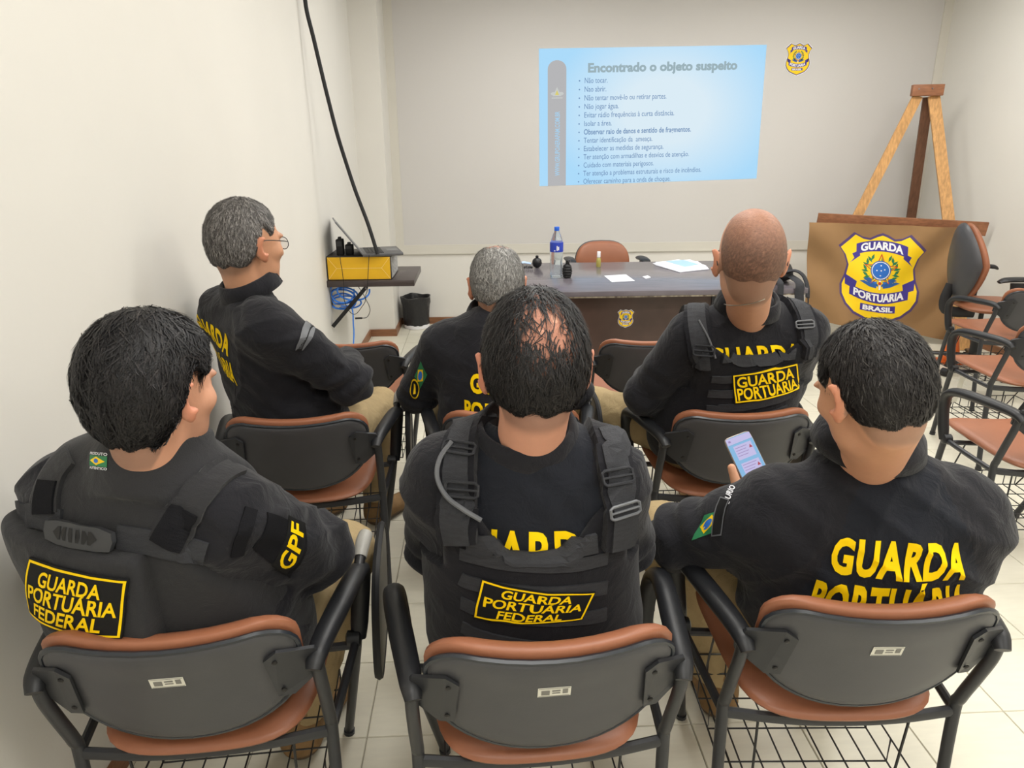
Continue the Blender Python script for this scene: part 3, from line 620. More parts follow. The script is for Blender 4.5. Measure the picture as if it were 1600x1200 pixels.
for a, b in (((-bw/2+.008, .008), (-bw/2+.06, bh/2)), ((-bw/2+.008, bh-.008), (-bw/2+.06, bh/2)), ((bw/2-.008, .008), (bw/2-.06, bh/2)), ((bw/2-.008, bh-.008), (bw/2-.06, bh/2)), ((-bw/2+.06, bh/2), (bw/2-.06, bh/2))):
    fl_.bar((a[0], yf, a[1]), (b[0], yf, b[1]), .0024, .0012, up=(0, 1, 0))
M['crease'] = mat('box_crease', (236, 206, 130), .6); fl_.build('flap_crease', 'crease', bx, smooth=False)
MB().box((bw/2+.001, 0, bh/2), (.002, bd-.03, bh-.02)).build('printed_side', 'boxg', bx, smooth=False)
lz = shz+bh; lp = empty('laptop', (XL+.305, 4.62, lz)); tag(lp, 'open grey laptop seen edge-on standing on the yellow box', 'laptop')
M['lapg'] = mat('laptop_grey', (92, 92, 94), .4, metal=.3); M['keys'] = mat('laptop_keys', (40, 40, 42), .5); M['lid'] = mat('laptop_lid', (120, 122, 126), .35, metal=.4)
MB().box((.02, 0, .009), (.25, .33, .018), bev=.004).build('laptop_base', 'lapg', lp)
kb = MB()
for i in range(5):
    for j in range(12): kb.box((-.07+.022*i, -.13+.0235*j, .0195), (.019, .020, .003))
kb.build('keyboard', 'keys', lp, smooth=False); MB().box((.095, 0, .0184), (.07, .10, .001)).build('touchpad', 'lid', lp, smooth=False)
a0, a1 = np.array([-.105, 0, .016]), np.array([-.255, 0, .215]); mbl = MB().bar(a0, a1, .33, .008, up=(1, 0, 1)); mbl.build('laptop_lid', 'lid', lp, smooth=False)
lp.rotation_euler = (0, 0, math.radians(13.6))
for (x, y, w, d, h, lab) in ((XL+.085, 4.55, .045, .06, .10, 'tall black radio with textured front left of the laptop'), (XL+.14, 4.56, .05, .045, .065, 'small black charger cube between radio and laptop')):
    q = empty('handheld_radio' if h > .09 else 'power_adapter', (x, y, lz)); tag(q, lab, 'radio' if h > .09 else 'adapter')
    MB().box((0, 0, h/2), (w, d, h), bev=.008).build('case', 'black', q)
    MB().box((0, -d/2-.002, h*.72), (w*.7, .006, h*.3), bev=.002).box((0, 0, h+.006), (w*.4, d*.5, .014), bev=.003).build('grille', 'rubber', q)
ct = at(474, -40, 4.35); cz = MB().tube([np.array([ct[0]-.05, ct[1]-.03, ZC]), np.array([ct[0]-.025, ct[1]-.015, (ZC+ct[2])/2]), ct, at(478, 10, 4.36), at(490, 60, 4.38), at(503, 115, 4.4), at(514, 160, 4.42), at(527, 210, 4.44), at(541, 255, 4.46), at(556, 300, 4.47), at(575, 350, 4.46), at(590, 397, 4.44)], .0115, 8, smooth=5)
cb = cz.build('ceiling_cable', 'black'); tag(cb, 'thick black cable hanging from the ceiling down to the laptop', 'cable')
cabs = MB()
rr = np.random.default_rng(3)
for k in range(7):
    c = at(536+rr.normal()*8, 465+rr.normal()*4, 4.50+.012*k); r1 = .07+.04*rr.random(); r2 = .04+.035*rr.random(); t0 = rr.random()*6
    cabs.tube([c+np.array([r1*math.cos(t), .01*math.sin(2*t+k), r2*math.sin(t)]) for t in np.linspace(t0, t0+5.9, 22)], .0058, 6)
cabs.tube([at(545, 470, 4.53), at(551, 485, 4.5), at(552, 505, 4.5), at(553, 522, 4.5), at(551, 560, 4.5)], .005, 6, smooth=3)
M['netblue'] = mat('network_cable_blue', (62, 132, 232), .4)
V = np.vstack(cabs.v); V[:, 0] = np.maximum(V[:, 0], XL+.008); cabs.v = [V]
tag(cabs.build('network_cable', 'netblue'), 'coiled bright blue network cable hanging under the wall shelf', 'cable')
c2 = MB().tube([at(531, 398, 4.455), at(532, 408, 4.44), at(535, 425, 4.435), at(537, 445, 4.43), at(537, 465, 4.45), at(545, 485, 4.46), at(555, 491, 4.46), at(565, 480, 4.46), at(571, 467, 4.46), at(560, 448, 4.46)], .0022, 5, smooth=4)
tag(c2.build('thin_cable', 'black'), 'thin black cord running from the radio over the yellow box', 'cable')
c3 = MB().tube([at(577, 398, 4.44), at(576, 410, 4.435), at(575, 430, 4.43), at(574, 452, 4.43), at(571, 465, 4.45), at(577, 478, 4.46), at(578, 487, 4.46), at(573, 496, 4.46), at(564, 497, 4.46)], .0022, 5, smooth=4).tube([at(566, 497, 4.46), at(555, 497.5, 4.46)], .006, 8)
tag(c3.build('thin_cable', 'black'), 'thin black cord with a plug end hanging below the shelf front', 'cable')
# waste bin
p = onz(650, 516, 0); bn = empty('waste_bin', (p[0], p[1]+.12, 0)); tag(bn, 'round waste bin lined with a black bag beside the pilaster', 'waste bin')
M['liner'] = mat('bin_bag_black', (38, 38, 40), .32, bump=.9, bscale=45)
MB().lathe([(.10, 0), (.112, .003), (.115, .035), (.11, .036)], (0, 0, 0), 28).build('bin_base', 'white', bn)
n = 40; lin = []; 
prof = [(.113, .032), (.116, .08), (.119, .15), (.121, .20), (.128, .235), (.134, .27), (.132, .285), (.126, .287), (.121, .27), (.116, .15), (.10, .05)]
V = [((r+.0035*math.sin(5*a+9*z*7)+.003*math.sin(11*a+40*z))*math.cos(a), (r+.0035*math.sin(5*a+9*z*7)+.003*math.sin(11*a+40*z))*math.sin(a), z+.006*math.sin(4*a)*(z > .2)) for r, z in prof for a in np.linspace(0, 2*math.pi, n, endpoint=False)]
MB().add(V, [(i*n+k, i*n+(k+1) % n, (i+1)*n+(k+1) % n, (i+1)*n+k) for i in range(len(prof)-1) for k in range(n)]+[list(range((len(prof)-1)*n, len(prof)*n))]).build('bin_bag', 'liner', bn)
# ================================================================== EASEL AND BANNER
ez = empty('easel', (3.4, 5.7, 0)); tag(ez, 'wooden easel with two light front legs and one dark rear leg', 'easel'); EO = np.array(ez.location)
tl, tr_ = at(1434, 150, 5.98), at(1459, 150, 5.96)
def leg_to(a, q, Y): b = at(*q, Y); return a, b
def ext(a, b): t = a[2]/(a[2]-b[2]); return a+(b-a)*t
fl1 = ext(tl, at(1336, 345, 5.84)); fr1 = ext(tr_, at(1483, 352, 5.58))
MB().bar(tl-EO+np.array([0, 0, .0]), fl1-EO+np.array([0, 0, .003]), .075, .022, up=(-.3, -1, 0)).build('front_leg', 'wood_l', ez, smooth=False)
MB().bar(tr_-EO, fr1-EO+np.array([0, 0, .003]), .085, .022, up=(-.3, -1, 0)).build('front_leg', 'wood_l', ez, smooth=False)
ra, rb = at(1450, 152, 6.02), at(1427, 345, 6.2); rb = ext(ra, rb); rb[1] = min(rb[1], 6.40); rb[0] = min(rb[0], 3.93)
MB().bar(ra-EO, rb-EO+np.array([0, 0, .003]), .075, .025, up=(-.3, -1, 0)).build('rear_leg', 'wood_d', ez, smooth=False)
hb = (at(1449, 141, 5.95))-EO; MB().box(hb, (.235, .05, .085), rotz(-.2), bev=.004).build('head_block', 'wood_m', ez)
for q in ((1436, 139), (1457, 138)): MB().lathe([(.006, 0), (.005, .004)], at(*q, 5.915)-EO, 8, rot=rotx(math.pi/2)).build('screw', 'steel', ez)
bl, br_ = at(1277, 343, 5.75), at(1542, 358, 5.42)
MB().bar(bl-EO, br_-EO, .105, .02, up=(.25, 1, .15)).build('cross_board', 'wood_m', ez, smooth=False)
# banner
q4 = [at(1264, 347, 5.70), at(1503, 356, 5.42), at(1482, 531, 5.40), at(1258, 497, 5.66)]
def ban(u, v, o=0.0):
    p = (q4[0]*(1-u)+q4[1]*u)*(1-v)+(q4[3]*(1-u)+q4[2]*u)*v
    w = .022*math.sin(9*u+5*v+1)*v+.018*math.sin(17*u-9*v)*(.3+.7*v)*(u*(1-u)*3)+.02*math.sin(3.1*u+1.2*v)*v+.02*math.sin(26*u+3+4*v)*max(0, v-.6)
    w += .05*math.sin((u*1.3+v*.9)*13)*max(0, u-.60)*2+.03*math.sin((u*.9-v*.8)*14+2)*max(0, .42-u)*2+.006*math.sin(8*u+11*v)
    nrm = np.array([-.25, -1, 0]); return p+nrm*(w+o)+np.array([0, 0, -.02*math.sin(7*u)*max(0, v-.8)])
bo = empty('emblem_banner', (3.2, 5.6, 0)); tag(bo, 'brown cloth banner with a large yellow shield emblem hung on the easel', 'banner'); BO = np.array(bo.location)
nu, nv = 60, 44; V = [ban(u, v) for v in np.linspace(0, 1, nv) for u in np.linspace(0, 1, nu)]; V += [p_+np.array([0, .004, 0]) for p_ in V]; k0 = nu*nv
Fb = [(j*nu+i, j*nu+i+1, (j+1)*nu+i+1, (j+1)*nu+i) for j in range(nv-1) for i in range(nu-1)]; Fb += [tuple(i+k0 for i in q[::-1]) for q in Fb]
edge = list(range(nu))+[j*nu+nu-1 for j in range(1, nv)]+[(nv-1)*nu+i for i in range(nu-2, -1, -1)]+[j*nu for j in range(nv-2, 0, -1)]
Fb += [(edge[i], edge[(i+1) % len(edge)], edge[(i+1) % len(edge)]+k0, edge[i]+k0) for i in range(len(edge))]
MB().add([p_-BO for p_ in V], Fb).build('cloth', 'banner', bo)
emblem('emblem', lambda u, v, o: ban(.498+u*.585, .452-v*.80, .0006+o)-BO, bo, .0005, L=.03)
# orange cone, office chair
p = onz(1487, 572, 0); cn = empty('traffic_cone', p+np.array([.05, .1, 0])); tag(cn, 'small orange cone on the floor behind the empty chairs', 'cone'); M['orange'] = mat('cone_orange', (232, 110, 40), .5)
MB().lathe([(.065, .012), (.02, .24), (.014, .245)], (0, 0, 0), 20).build('cone_body', 'orange', cn); MB().box((0, 0, .008), (.17, .17, .014), bev=.004).build('cone_base', 'orange', cn)
def office_chair(loc, rz, label, rnd=False):
    oc = empty('office_chair', loc, rz); tag(oc, label, 'chair')
    obk = [(.215*math.sin(t)*(1-.22*max(0, math.cos(t))), -.27*math.cos(t)) for t in np.linspace(0, 2*math.pi, 36, endpoint=False)]
    obk = [(u*(1-.28*max(0, v)/.27), v) for u, v in obk]
    if rnd: obk = [(.225*math.copysign(abs(math.cos(t))**.62, math.cos(t)), .20*math.copysign(abs(math.sin(t))**.75, math.sin(t))) for t in np.linspace(0, 2*math.pi, 40, endpoint=False)]
    fo = lambda u, v, o: np.array([u, -.20+o+.9*u*u-.06*v-.10*abs(v)*v, (.62 if rnd else .77)+v])
    bk_ = MB().pillow(obk, fo, .012, .05, p=4).build('back_shell', 'shell', oc)
    MB().pillow(obk, lambda u, v, o: fo(u*.99, v*.99, .035+o), .05, .028, p=4).build('back_cushion', 'vinyl', oc)
    so = [(.235*math.copysign(abs(math.cos(a))**.6, math.cos(a)), .235*math.copysign(abs(math.sin(a))**.6, math.sin(a))+.06) for a in np.linspace(0, 6.283, 36, endpoint=False)]
    MB().pillow(so, lambda u, v, o: np.array([u, v, .475+o]), .04, .035, p=4).build('seat_cushion', 'vinyl', oc)
    MB().tube([(0, -.235, .62), (0, -.26, .50), (0, -.22, .43), (0, -.05, .42)], .028, 10, smooth=4, flat=(1.3, .5)).build('back_bar', 'arm', oc)
    for s in (-1, 1):
        MB().tube([(s*.22, .05, .43), (s*.285, .05, .45), (s*.29, .05, .56), (s*.29, .05, .68)], [.022, .028, .034, .05], 10, smooth=4, flat=(.45, 1.2), upv=(0, 1, 0)).build('arm_post', 'arm', oc)
        MB().tube([(s*.29, -.08, .685), (s*.29, -.04, .70), (s*.29, .06, .705), (s*.29, .16, .70), (s*.29, .19, .685)], [.025, .04, .042, .04, .02], 12, smooth=3, flat=(1, .4), upv=(0, 0, 1)).build('arm_pad', 'arm', oc)
    MB().tube([(0, 0, .09), (0, 0, .30)], .03, 14).tube([(0, 0, .28), (0, 0, .44)], .016, 12).build('gas_column', 'blackpl', oc)
    for k in range(5):
        a = 2*math.pi*k/5+.3; d_ = np.array([math.cos(a), math.sin(a), 0])
        lg_ = MB().tube([(0, 0, .10), d_*.15+np.array([0, 0, .095]), d_*.30+np.array([0, 0, .075])], [.028, .024, .017], 8, flat=(1.2, .7), upv=(0, 0, 1)).build('base_leg', 'blackpl', oc)
        ax = np.cross(d_, (0, 0, 1)); MB().tube([d_*.30+ax*-.022+np.array([0, 0, .028]), d_*.30+ax*.022+np.array([0, 0, .028])], .028, 14).build('castor', 'black', lg_)
    return oc
office_chair((3.52, 4.72, 0), math.radians(-100), 'high-backed swivel office chair with grey shell beside the banner')
office_chair((1.0, 5.62, 0), math.radians(180), 'brown chair with a rounded back behind the desk, facing the room', True)
# ================================================================== PEOPLE: smooth solids from blended distance fields
def smin(a, b, k): h = np.maximum(k-np.abs(a-b), 0)/k; return np.minimum(a, b)-h*h*k*.25
def smax(a, b, k): return -smin(-a, -b, k)
def nrm(v): return np.sqrt(np.einsum('ij,ij->i', v, v))
def sd_rc(p, a, b, r1, r2):
    a = np.asarray(a, float); ba = np.asarray(b, float)-a; q = p-a; t = np.clip(q@ba/(ba@ba), 0, 1)
    q = q-t[:, None]*ba; return nrm(q)-(r1+t*(r2-r1))
def sd_el(p, c, r, R=None):
    q = p-np.asarray(c, float); r = np.asarray(r, float)
    if R is not None: q = q@R
    u = q/r; k0 = nrm(u); k1 = nrm(u/r)+1e-9
    return k0*(k0-1)/k1
def near(p, c, r, f):
    """evaluate f only close to c; elsewhere a safe lower bound"""
    d = nrm(p-np.asarray(c))-r*.75; m = d < r*.25+.03; o = np.maximum(d, .03)
    if m.any(): o[m] = f(p[m])
    return o
def axis_pts(lo, hi, h, fine=()):
    """grid coordinates, finer inside the intervals (a,b,step)"""
    x = [lo]
    while x[-1] < hi:
        st = h
        for a, b, s in fine:
            if a <= x[-1] < b: st = min(st, s)
            elif x[-1] < a < x[-1]+st: st = a-x[-1]+1e-6
        x.append(x[-1]+st)
    n = len(x); m = (-n) % 4
    for _ in range(m): x.append(x[-1]+h)
    return np.array(x)
def mesh_sdf(f, X, Y, Z, newton=2):
    nx, ny, nz = len(X), len(Y), len(Z); bx, by, bz = nx//4, ny//4, nz//4
    cx = X.reshape(bx, 4); cy = Y.reshape(by, 4); cz = Z.reshape(bz, 4)
    C = np.stack(np.meshgrid(cx.mean(1), cy.mean(1), cz.mean(1), indexing='ij'), -1).reshape(-1, 3)
    ex = lambda c: (c[:, 3]-c[:, 0])*.67
    D = np.sqrt(sum(np.square(g) for g in np.meshgrid(ex(cx), ex(cy), ex(cz), indexing='ij'))).reshape(-1)
    fc = f(C); act = np.abs(fc) < D*1.5+.012
    vals = np.broadcast_to(np.where(fc < 0, -1., 1.).reshape(bx, 1, by, 1, bz, 1), (bx, 4, by, 4, bz, 4)).copy()
    ia, ja, ka = np.nonzero(act.reshape(bx, by, bz))
    P = np.stack(np.broadcast_arrays(cx[ia][:, :, None, None], cy[ja][:, None, :, None], cz[ka][:, None, None, :]), -1).reshape(-1, 3)
    fv = np.concatenate([f(P[i:i+200000]) for i in range(0, len(P), 200000)]).reshape(-1, 4, 4, 4)
    vals[ia, :, ja, :, ka, :] = fv
    vals = vals.reshape(nx, ny, nz); s = vals < 0
    cs = sum(s[i:nx-1+i, j:ny-1+j, k:nz-1+k].astype(np.int8) for i in (0, 1) for j in (0, 1) for k in (0, 1))
    I, J, K = np.nonzero((cs > 0) & (cs < 8)); n = len(I); idx = np.full((nx-1, ny-1, nz-1), -1, np.int64); idx[I, J, K] = np.arange(n)
    acc = np.zeros((n, 3)); cnt = np.zeros(n)
    cor = [(i, j, k) for i in (0, 1) for j in (0, 1) for k in (0, 1)]
    for a in cor:
        for ax in range(3):
            if a[ax]: continue
            b = list(a); b[ax] = 1
            va = vals[I+a[0], J+a[1], K+a[2]]; vb = vals[I+b[0], J+b[1], K+b[2]]; m = (va < 0) != (vb < 0)
            t = np.where(m, va/(va-vb+1e-12), 0)
            pa = np.stack([X[I+a[0]], Y[J+a[1]], Z[K+a[2]]], 1); pb = np.stack([X[I+b[0]], Y[J+b[1]], Z[K+b[2]]], 1)
            acc += np.where(m[:, None], pa+(pb-pa)*t[:, None], 0); cnt += m
    V = acc/cnt[:, None]; F_ = []
    for ax in range(3):
        sa = [slice(None)]*3; sb = [slice(None)]*3; sa[ax] = slice(0, -1); sb[ax] = slice(1, None)
        ed = s[tuple(sa)] != s[tuple(sb)]; u, w = [q for q in range(3) if q != ax]
        I2 = np.stack(np.nonzero(ed), 1); lim = np.array([nx-1, ny-1, nz-1])
        I2 = I2[(I2[:, u] > 0) & (I2[:, w] > 0) & (I2[:, u] < lim[u]) & (I2[:, w] < lim[w])]
        def cell(du, dw): q = I2.copy(); q[:, u] -= du; q[:, w] -= dw; return idx[q[:, 0], q[:, 1], q[:, 2]]
        Q = np.stack([cell(1, 1), cell(0, 1), cell(0, 0), cell(1, 0)], 1)
        flip = s[tuple(I2.T)]; flip = flip if ax != 1 else ~flip
        Q[~flip] = Q[~flip][:, ::-1]; F_.append(Q)
    F_ = np.vstack(F_); F_ = F_[(F_ >= 0).all(1)]
    for _ in range(newton):
        d = f(V); g = grad(f, V); st = d/np.maximum((g*g).sum(1), .2); V = V-g*np.clip(st, -.006, .006)[:, None]
    return V, F_
def grad(f, P, h=.0015):
    g = np.zeros_like(P); h = h*1.2
    for e in np.array([(1, -1, -1), (-1, -1, 1), (-1, 1, -1), (1, 1, 1)], float): g += e*(f(P+e*h)/(4*h))[:, None]
    return g
def np_obj(name, V, F_, mats, parent=None, origin=(0, 0, 0), col=None, mi=None, smooth=True):
    me = bpy.data.meshes.new(name); me.from_pydata((V-np.asarray(origin)).tolist(), [], F_.tolist() if hasattr(F_, 'tolist') else F_)
    for m in (mats if isinstance(mats, (list, tuple)) else [mats]): me.materials.append(M[m])
    if mi is not None: me.polygons.foreach_set('material_index', mi)
    if smooth: me.polygons.foreach_set('use_smooth', [True]*len(me.polygons))
    if col is not None:
        a = me.color_attributes.new('Col', 'FLOAT_COLOR', 'POINT'); a.data.foreach_set('color', np.hstack([col, np.ones((len(col), 1))]).ravel())
    me.update(); o = bpy.data.objects.new(name, me); link(o, parent)
    return o
def fold(q, a=1.0, ph=0.0):
    """creases of cloth"""
    x, y, z = q[:, 0], q[:, 1], q[:, 2]
    w1 = np.sin(9*x+6*z+ph)+.5*np.sin(17*y-8*z+2*ph); w2 = np.sin(7*z-11*x+1.7*ph)+.4*np.sin(21*z+9*y)
    r1 = np.abs(np.sin(13*x+25*z+8*y+1.6*w1+ph))**.8; r2 = np.abs(np.sin(22*x-17*z-6*y+1.9*w2+ph))**.8
    m1 = .35+.65*np.clip(.5+.8*np.sin(8*x+5*z+3*ph), 0, 1); m2 = .25+.75*np.clip(.4+.8*np.sin(6*z-9*x+ph), 0, 1)
    return a*(.0042*(r1-.6)*m1+.0038*(r2-.6)*m2+.0008*np.sin(80*z+30*x+3*np.sin(20*x+9*y+ph)))
def hit(x, y, f, t0=.4):
    """first point where the view line meets a surface"""
    d = ray(x, y); t = t0; best = (9, t)
    for _ in range(140):
        v = f((CO+d*t)[None])[0]
        if v < best[0]: best = (v, t)
        if v < .0006: return CO+d*t
        t += max(.0008, v*.7)
        if t > 8: break
    return CO+d*best[1]
def snap(P, f, n=4):
    for _ in range(n):
        d = f(P); g = grad(f, P); P = P-g*(np.clip(d, -.03, .03)/np.maximum((g*g).sum(1), .3))[:, None]
    return P
def normal(P, f): g = grad(f, P, .004); return g/(np.linalg.norm(g, axis=1)[:, None]+1e-9)
def quad_map(c4, f, f0=None):
    """c4: tl tr br bl points on the surface; returns fn(UV, lift)->points lying on the surface f"""
    c4 = [np.asarray(c, float) for c in c4]
    def fn(UV, lift):
        UV = np.asarray(UV, float); u, v = UV[:, :1], UV[:, 1:]
        P = (c4[0]*(1-u)+c4[1]*u)*(1-v)+(c4[3]*(1-u)+c4[2]*u)*v
        g0 = f0 or f; P = snap(P, g0); N_ = normal(P, g0)
        if f0 is not None:
            for _ in range(3): P = P-N_*np.clip(f(P), -.012, .012)[:, None]
        return P+N_*lift
    return fn
class Decal:
    """flat cut-outs that follow a surface, gathered into ONE mesh"""
    def __init__(s, c4, f, L=.05, f0=None): s.fn = quad_map(c4, f, f0); s.v = []; s.f = []; s.mi = []; s.n = 0; s.L = L; s.mats = []
    def put(s, V, F_, m, lift):
        V, F_ = refine(V, F_, s.L); P = s.fn(V, lift); k = len(s.v)
        if m not in s.mats: s.mats.append(m)
        s.v.append(P); s.f += [[i+s.n for i in q] for q in F_]; s.mi += [s.mats.index(m)]*len(F_); s.n += len(P); return s
    def poly(s, pts, m, lift): return s.put(*tri_fan(pts), m, lift)
    def slab(s, pts, m, lift, t):
        """outline with real thickness"""
        V, F_ = refine(*tri_fan(pts), s.L); A = s.fn(V, lift); B = s.fn(V, lift+t); n = len(A)
        if m not in s.mats: s.mats.append(m)
        ec = {}
        for q in F_:
            for i in range(3): e = (q[i], q[(i+1) % 3]); ec[e] = ec.get(e, 0)+1
        bd = [e for e in ec if (e[1], e[0]) not in ec]
        fs = [[i+n for i in q] for q in F_]+[[a, b, b+n, a+n] for a, b in bd]
        s.v += [np.vstack([A, B])]; s.f += [[i+s.n for i in q] for q in fs]; s.mi += [s.mats.index(m)]*len(fs); s.n += 2*n; return s
    def frame(s, x0, y0, x1, y1, wx, wy, m, lift):
        for a in ((x0, y0, x1, y0+wy), (x0, y1-wy, x1, y1), (x0, y0+wy, x0+wx, y1-wy), (x1-wx, y0+wy, x1, y1-wy)): s.rect(*a, m, lift)
        return s
    def rect(s, x0, y0, x1, y1, m, lift): return s.put(np.array([(x0, y0), (x1, y0), (x1, y1), (x0, y1)]), [[0, 1, 2], [0, 2, 3]], m, lift)
    def text(s, t, x0, y0, x1, y1, m, lift, bold=B2, shear=0.0):
        V, F_, *_ = text2d(t, bold, shear, 1.1 if bold == B2 else 1.0); return s.put(np.stack([x0+(x1-x0)*V[:, 0], y1+(y0-y1)*V[:, 1]], 1), F_, m, lift)
    def build(s, name, parent, origin): 
        o = np_obj(name, np.vstack(s.v), s.f, s.mats, parent, origin, mi=s.mi); o.data.set_sharp_from_angle(angle=math.radians(45)); return o
def strap(name, pts, w, t, f, m, parent, origin, lift=.002, n=8, nw=5, ribs=0):
    """webbing laid along points on a surface"""
    P, _ = catmull(np.array(pts, float), np.zeros(len(pts)), n); P = snap(P, f); T = np.gradient(P, axis=0); T /= np.linalg.norm(T, axis=1)[:, None]
    N = normal(P, f); S = np.cross(T, N); S /= np.linalg.norm(S, axis=1)[:, None]
    rows = []
    for k in np.linspace(-.5, .5, nw): q = snap(P+S*(w*k), f); rows.append(q)
    A = np.stack(rows, 1); NN = normal(A.reshape(-1, 3), f).reshape(A.shape)
    rib = (1+.5*np.sin(np.arange(len(P))*2.1))[:, None, None]*ribs
    lo = A+NN*(lift-.004); hi = A+NN*(lift+t+rib*0); L_, W_ = A.shape[:2]
    V = np.vstack([lo.reshape(-1, 3), hi.reshape(-1, 3)]); k0 = L_*W_; F_ = []
    g = lambda i, j, s: i*W_+j+s*k0
    for i in range(L_-1):
        for j in range(W_-1): F_ += [[g(i, j, 1), g(i, j+1, 1), g(i+1, j+1, 1), g(i+1, j, 1)]]
        F_ += [[g(i, 0, 0), g(i, 0, 1), g(i+1, 0, 1), g(i+1, 0, 0)], [g(i, W_-1, 1), g(i, W_-1, 0), g(i+1, W_-1, 0), g(i+1, W_-1, 1)]]
    for j in range(W_-1): F_ += [[g(0, j, 0), g(0, j+1, 0), g(0, j+1, 1), g(0, j, 1)], [g(L_-1, j+1, 0), g(L_-1, j, 0), g(L_-1, j, 1), g(L_-1, j+1, 1)]]
    return np_obj(name, V, F_, m, parent, origin, smooth=False)
# ------------------------------------------------------------------ the figure
SEAT = .478
class Figure:
    def __init__(s, **k):
        d = dict(yaw=0, belly=1.0, wide=1.0, chest=(0, .03, .38), sh=(0, .05, .54), sw=.17, shr=(0, 0), neck=(0, .055, .60), hscale=1.0,
                 hyaw=0, hpitch=0, hroll=0, elL=(-.27, .10, .27), elR=(.27, .10, .27), wrL=(-.12, .36, .20), wrR=(.12, .36, .20),
                 knL=(-.20, .42, .06), knR=(.20, .42, .06), anL=(-.17, .44, -.39), anR=(.17, .44, -.39), armr=1.0, skin=(206, 152, 122), loose=.012, foldamp=1.0, ph=0.0, hand=None, armk=.04, nape=-.085, fade=.9)
        d.update(k); s.__dict__.update(d); s.O = np.array([*s.hip, SEAT]); s.R = rotz(math.radians(s.yaw))
        s.Rh = rotz(math.radians(s.hyaw))@rotx(-math.radians(s.hpitch))@roty(math.radians(s.hroll))
        s.H = np.array(s.head, float); A = np.array
        s.shC = A(s.sh); s.SL = s.shC+A([-s.sw, 0, -.03+s.shr[0]]); s.SR = s.shC+A([s.sw, 0, -.03+s.shr[1]])
    def loc(s, p): return (p-s.O)@s.R
    def wor(s, q): return s.O+np.asarray(q, float)@s.R.T
    def torso(s, q):
        A = np.array; c = A(s.chest); w = s.wide; b = s.belly
        d = sd_el(q, (0, .0, .10), (.185*w, .145, .135))
        mid = c*.5+A([0, .01, 0]); mid[2] = .22
        d = smin(d, sd_el(q, mid, (.170*w*b, .125*b, .17)), .08)
        d = smin(d, sd_el(q, c, (.172*w, .118, .20)), .08)
        d = smin(d, sd_rc(q, s.SL+A([.04, 0, -.02]), s.SR+A([-.04, 0, -.02]), .072, .072), .07)
        n = A(s.neck)
        for S_ in (s.SL, s.SR): d = smin(d, sd_rc(q, S_*.55+s.shC*.45+A([0, 0, .0]), n*.75+s.shC*.25, .055, .046), .05)
        return d
    def arm(s, q, side, grow=0.0, wrist=True):
        S_, E_, W_ = (s.SL, s.elL, s.wrL) if side < 0 else (s.SR, s.elR, s.wrR); k = s.armr
        d = sd_rc(q, S_, E_, .066*k+grow, .052*k+grow); return smin(d, sd_rc(q, E_, W_, .051*k+grow, .037+grow), .03)
    def legs(s, q, grow=0.0):
        d = None
        for sg, K_, N_ in ((-1, s.knL, s.anL), (1, s.knR, s.anR)):
            e = smin(sd_rc(q, (sg*.10, .05, .09), K_, .088+grow, .066+grow), sd_rc(q, K_, N_, .064+grow, .048+grow), .03); d = e if d is None else smin(d, e, .05)
        return d
    def feet(s, q, grow=0.0):
        d = None
        for N_ in (s.anL, s.anR):
            N_ = np.array(N_); zf = -SEAT+.045-N_[2]; e = sd_rc(q, N_, N_+np.array([0, -.01, zf+.005]), .05+grow, .046+grow)
            e = smin(e, sd_rc(q, N_+np.array([0, 0, zf]), N_+np.array([np.sign(N_[0])*.03, .17, zf-.006]), .045+grow, .036+grow), .03); d = e if d is None else np.minimum(d, e)
        return smax(d, -(q[:, 2]+SEAT-.004), .006)
    # head-local
    def hq(s, p): return (p-s.H)@s.Rh/s.hscale
    def cran(s, q):
        d = sd_el(q, (0, -.014, .036), (.0765, .098, .090)); d = smin(d, sd_el(q, (0, -.045, -.005), (.068, .060, .075)), .04)
        d = smin(d, sd_el(q, (0, .035, -.015), (.066, .062, .085)), .03); return d
    def headsd(s, p):
        q = s.hq(p); d = s.cran(q)
        d = smin(d, sd_el(q, (0, .040, -.078), (.054, .050, .045)), .03); d = smin(d, sd_el(q, (0, .076, -.103), (.024, .018, .018)), .025)
        ax = q.copy(); ax[:, 0] = np.abs(ax[:, 0])
        d = smin(d, sd_el(ax, (.046, .060, -.022), (.022, .024, .020)), .02)
        d = smin(d, sd_el(ax, (.030, .084, .022), (.026, .012, .009)), .012)
        d = smax(d, -sd_el(ax, (.032, .098, .004), (.017, .012, .011)), .008); d = smin(d, sd_el(ax, (.032, .081, .003), (.0125, .0125, .0125)), .003)
        d = smin(d, sd_rc(q, (0, .094, .004), (0, .116, -.034), .008, .0125), .010); d = smin(d, sd_el(ax, (.011, .104, -.036), (.009, .011, .008)), .006)
        d = smin(d, sd_el(q, (0, .091, -.062), (.026, .010, .006)), .006); d = smin(d, sd_el(q, (0, .088, -.073), (.022, .010, .006)), .006)
        Re = rotz(math.radians(-30))@roty(math.radians(9))
        ear = sd_el(ax, (.0890, -.019, -.006), (.0082, .0225, .034), Re); ear = smax(ear, -sd_el(ax, (.0962, -.010, -.002), (.007, .0125, .021), Re), .006)
        ear = smin(ear, sd_el(ax, (.083, -.006, -.036), (.007, .010, .011)), .008)
        d = smin(d, ear, .007); d *= s.hscale
        return d
    def necksd(s, p):
        nb = s.wor(np.array(s.neck)-np.array([0, .0, .05])); top = s.H+s.Rh@np.array([0, -.032, -.06])*s.hscale
        return sd_rc(p, nb, top, .062, .057*s.hscale)
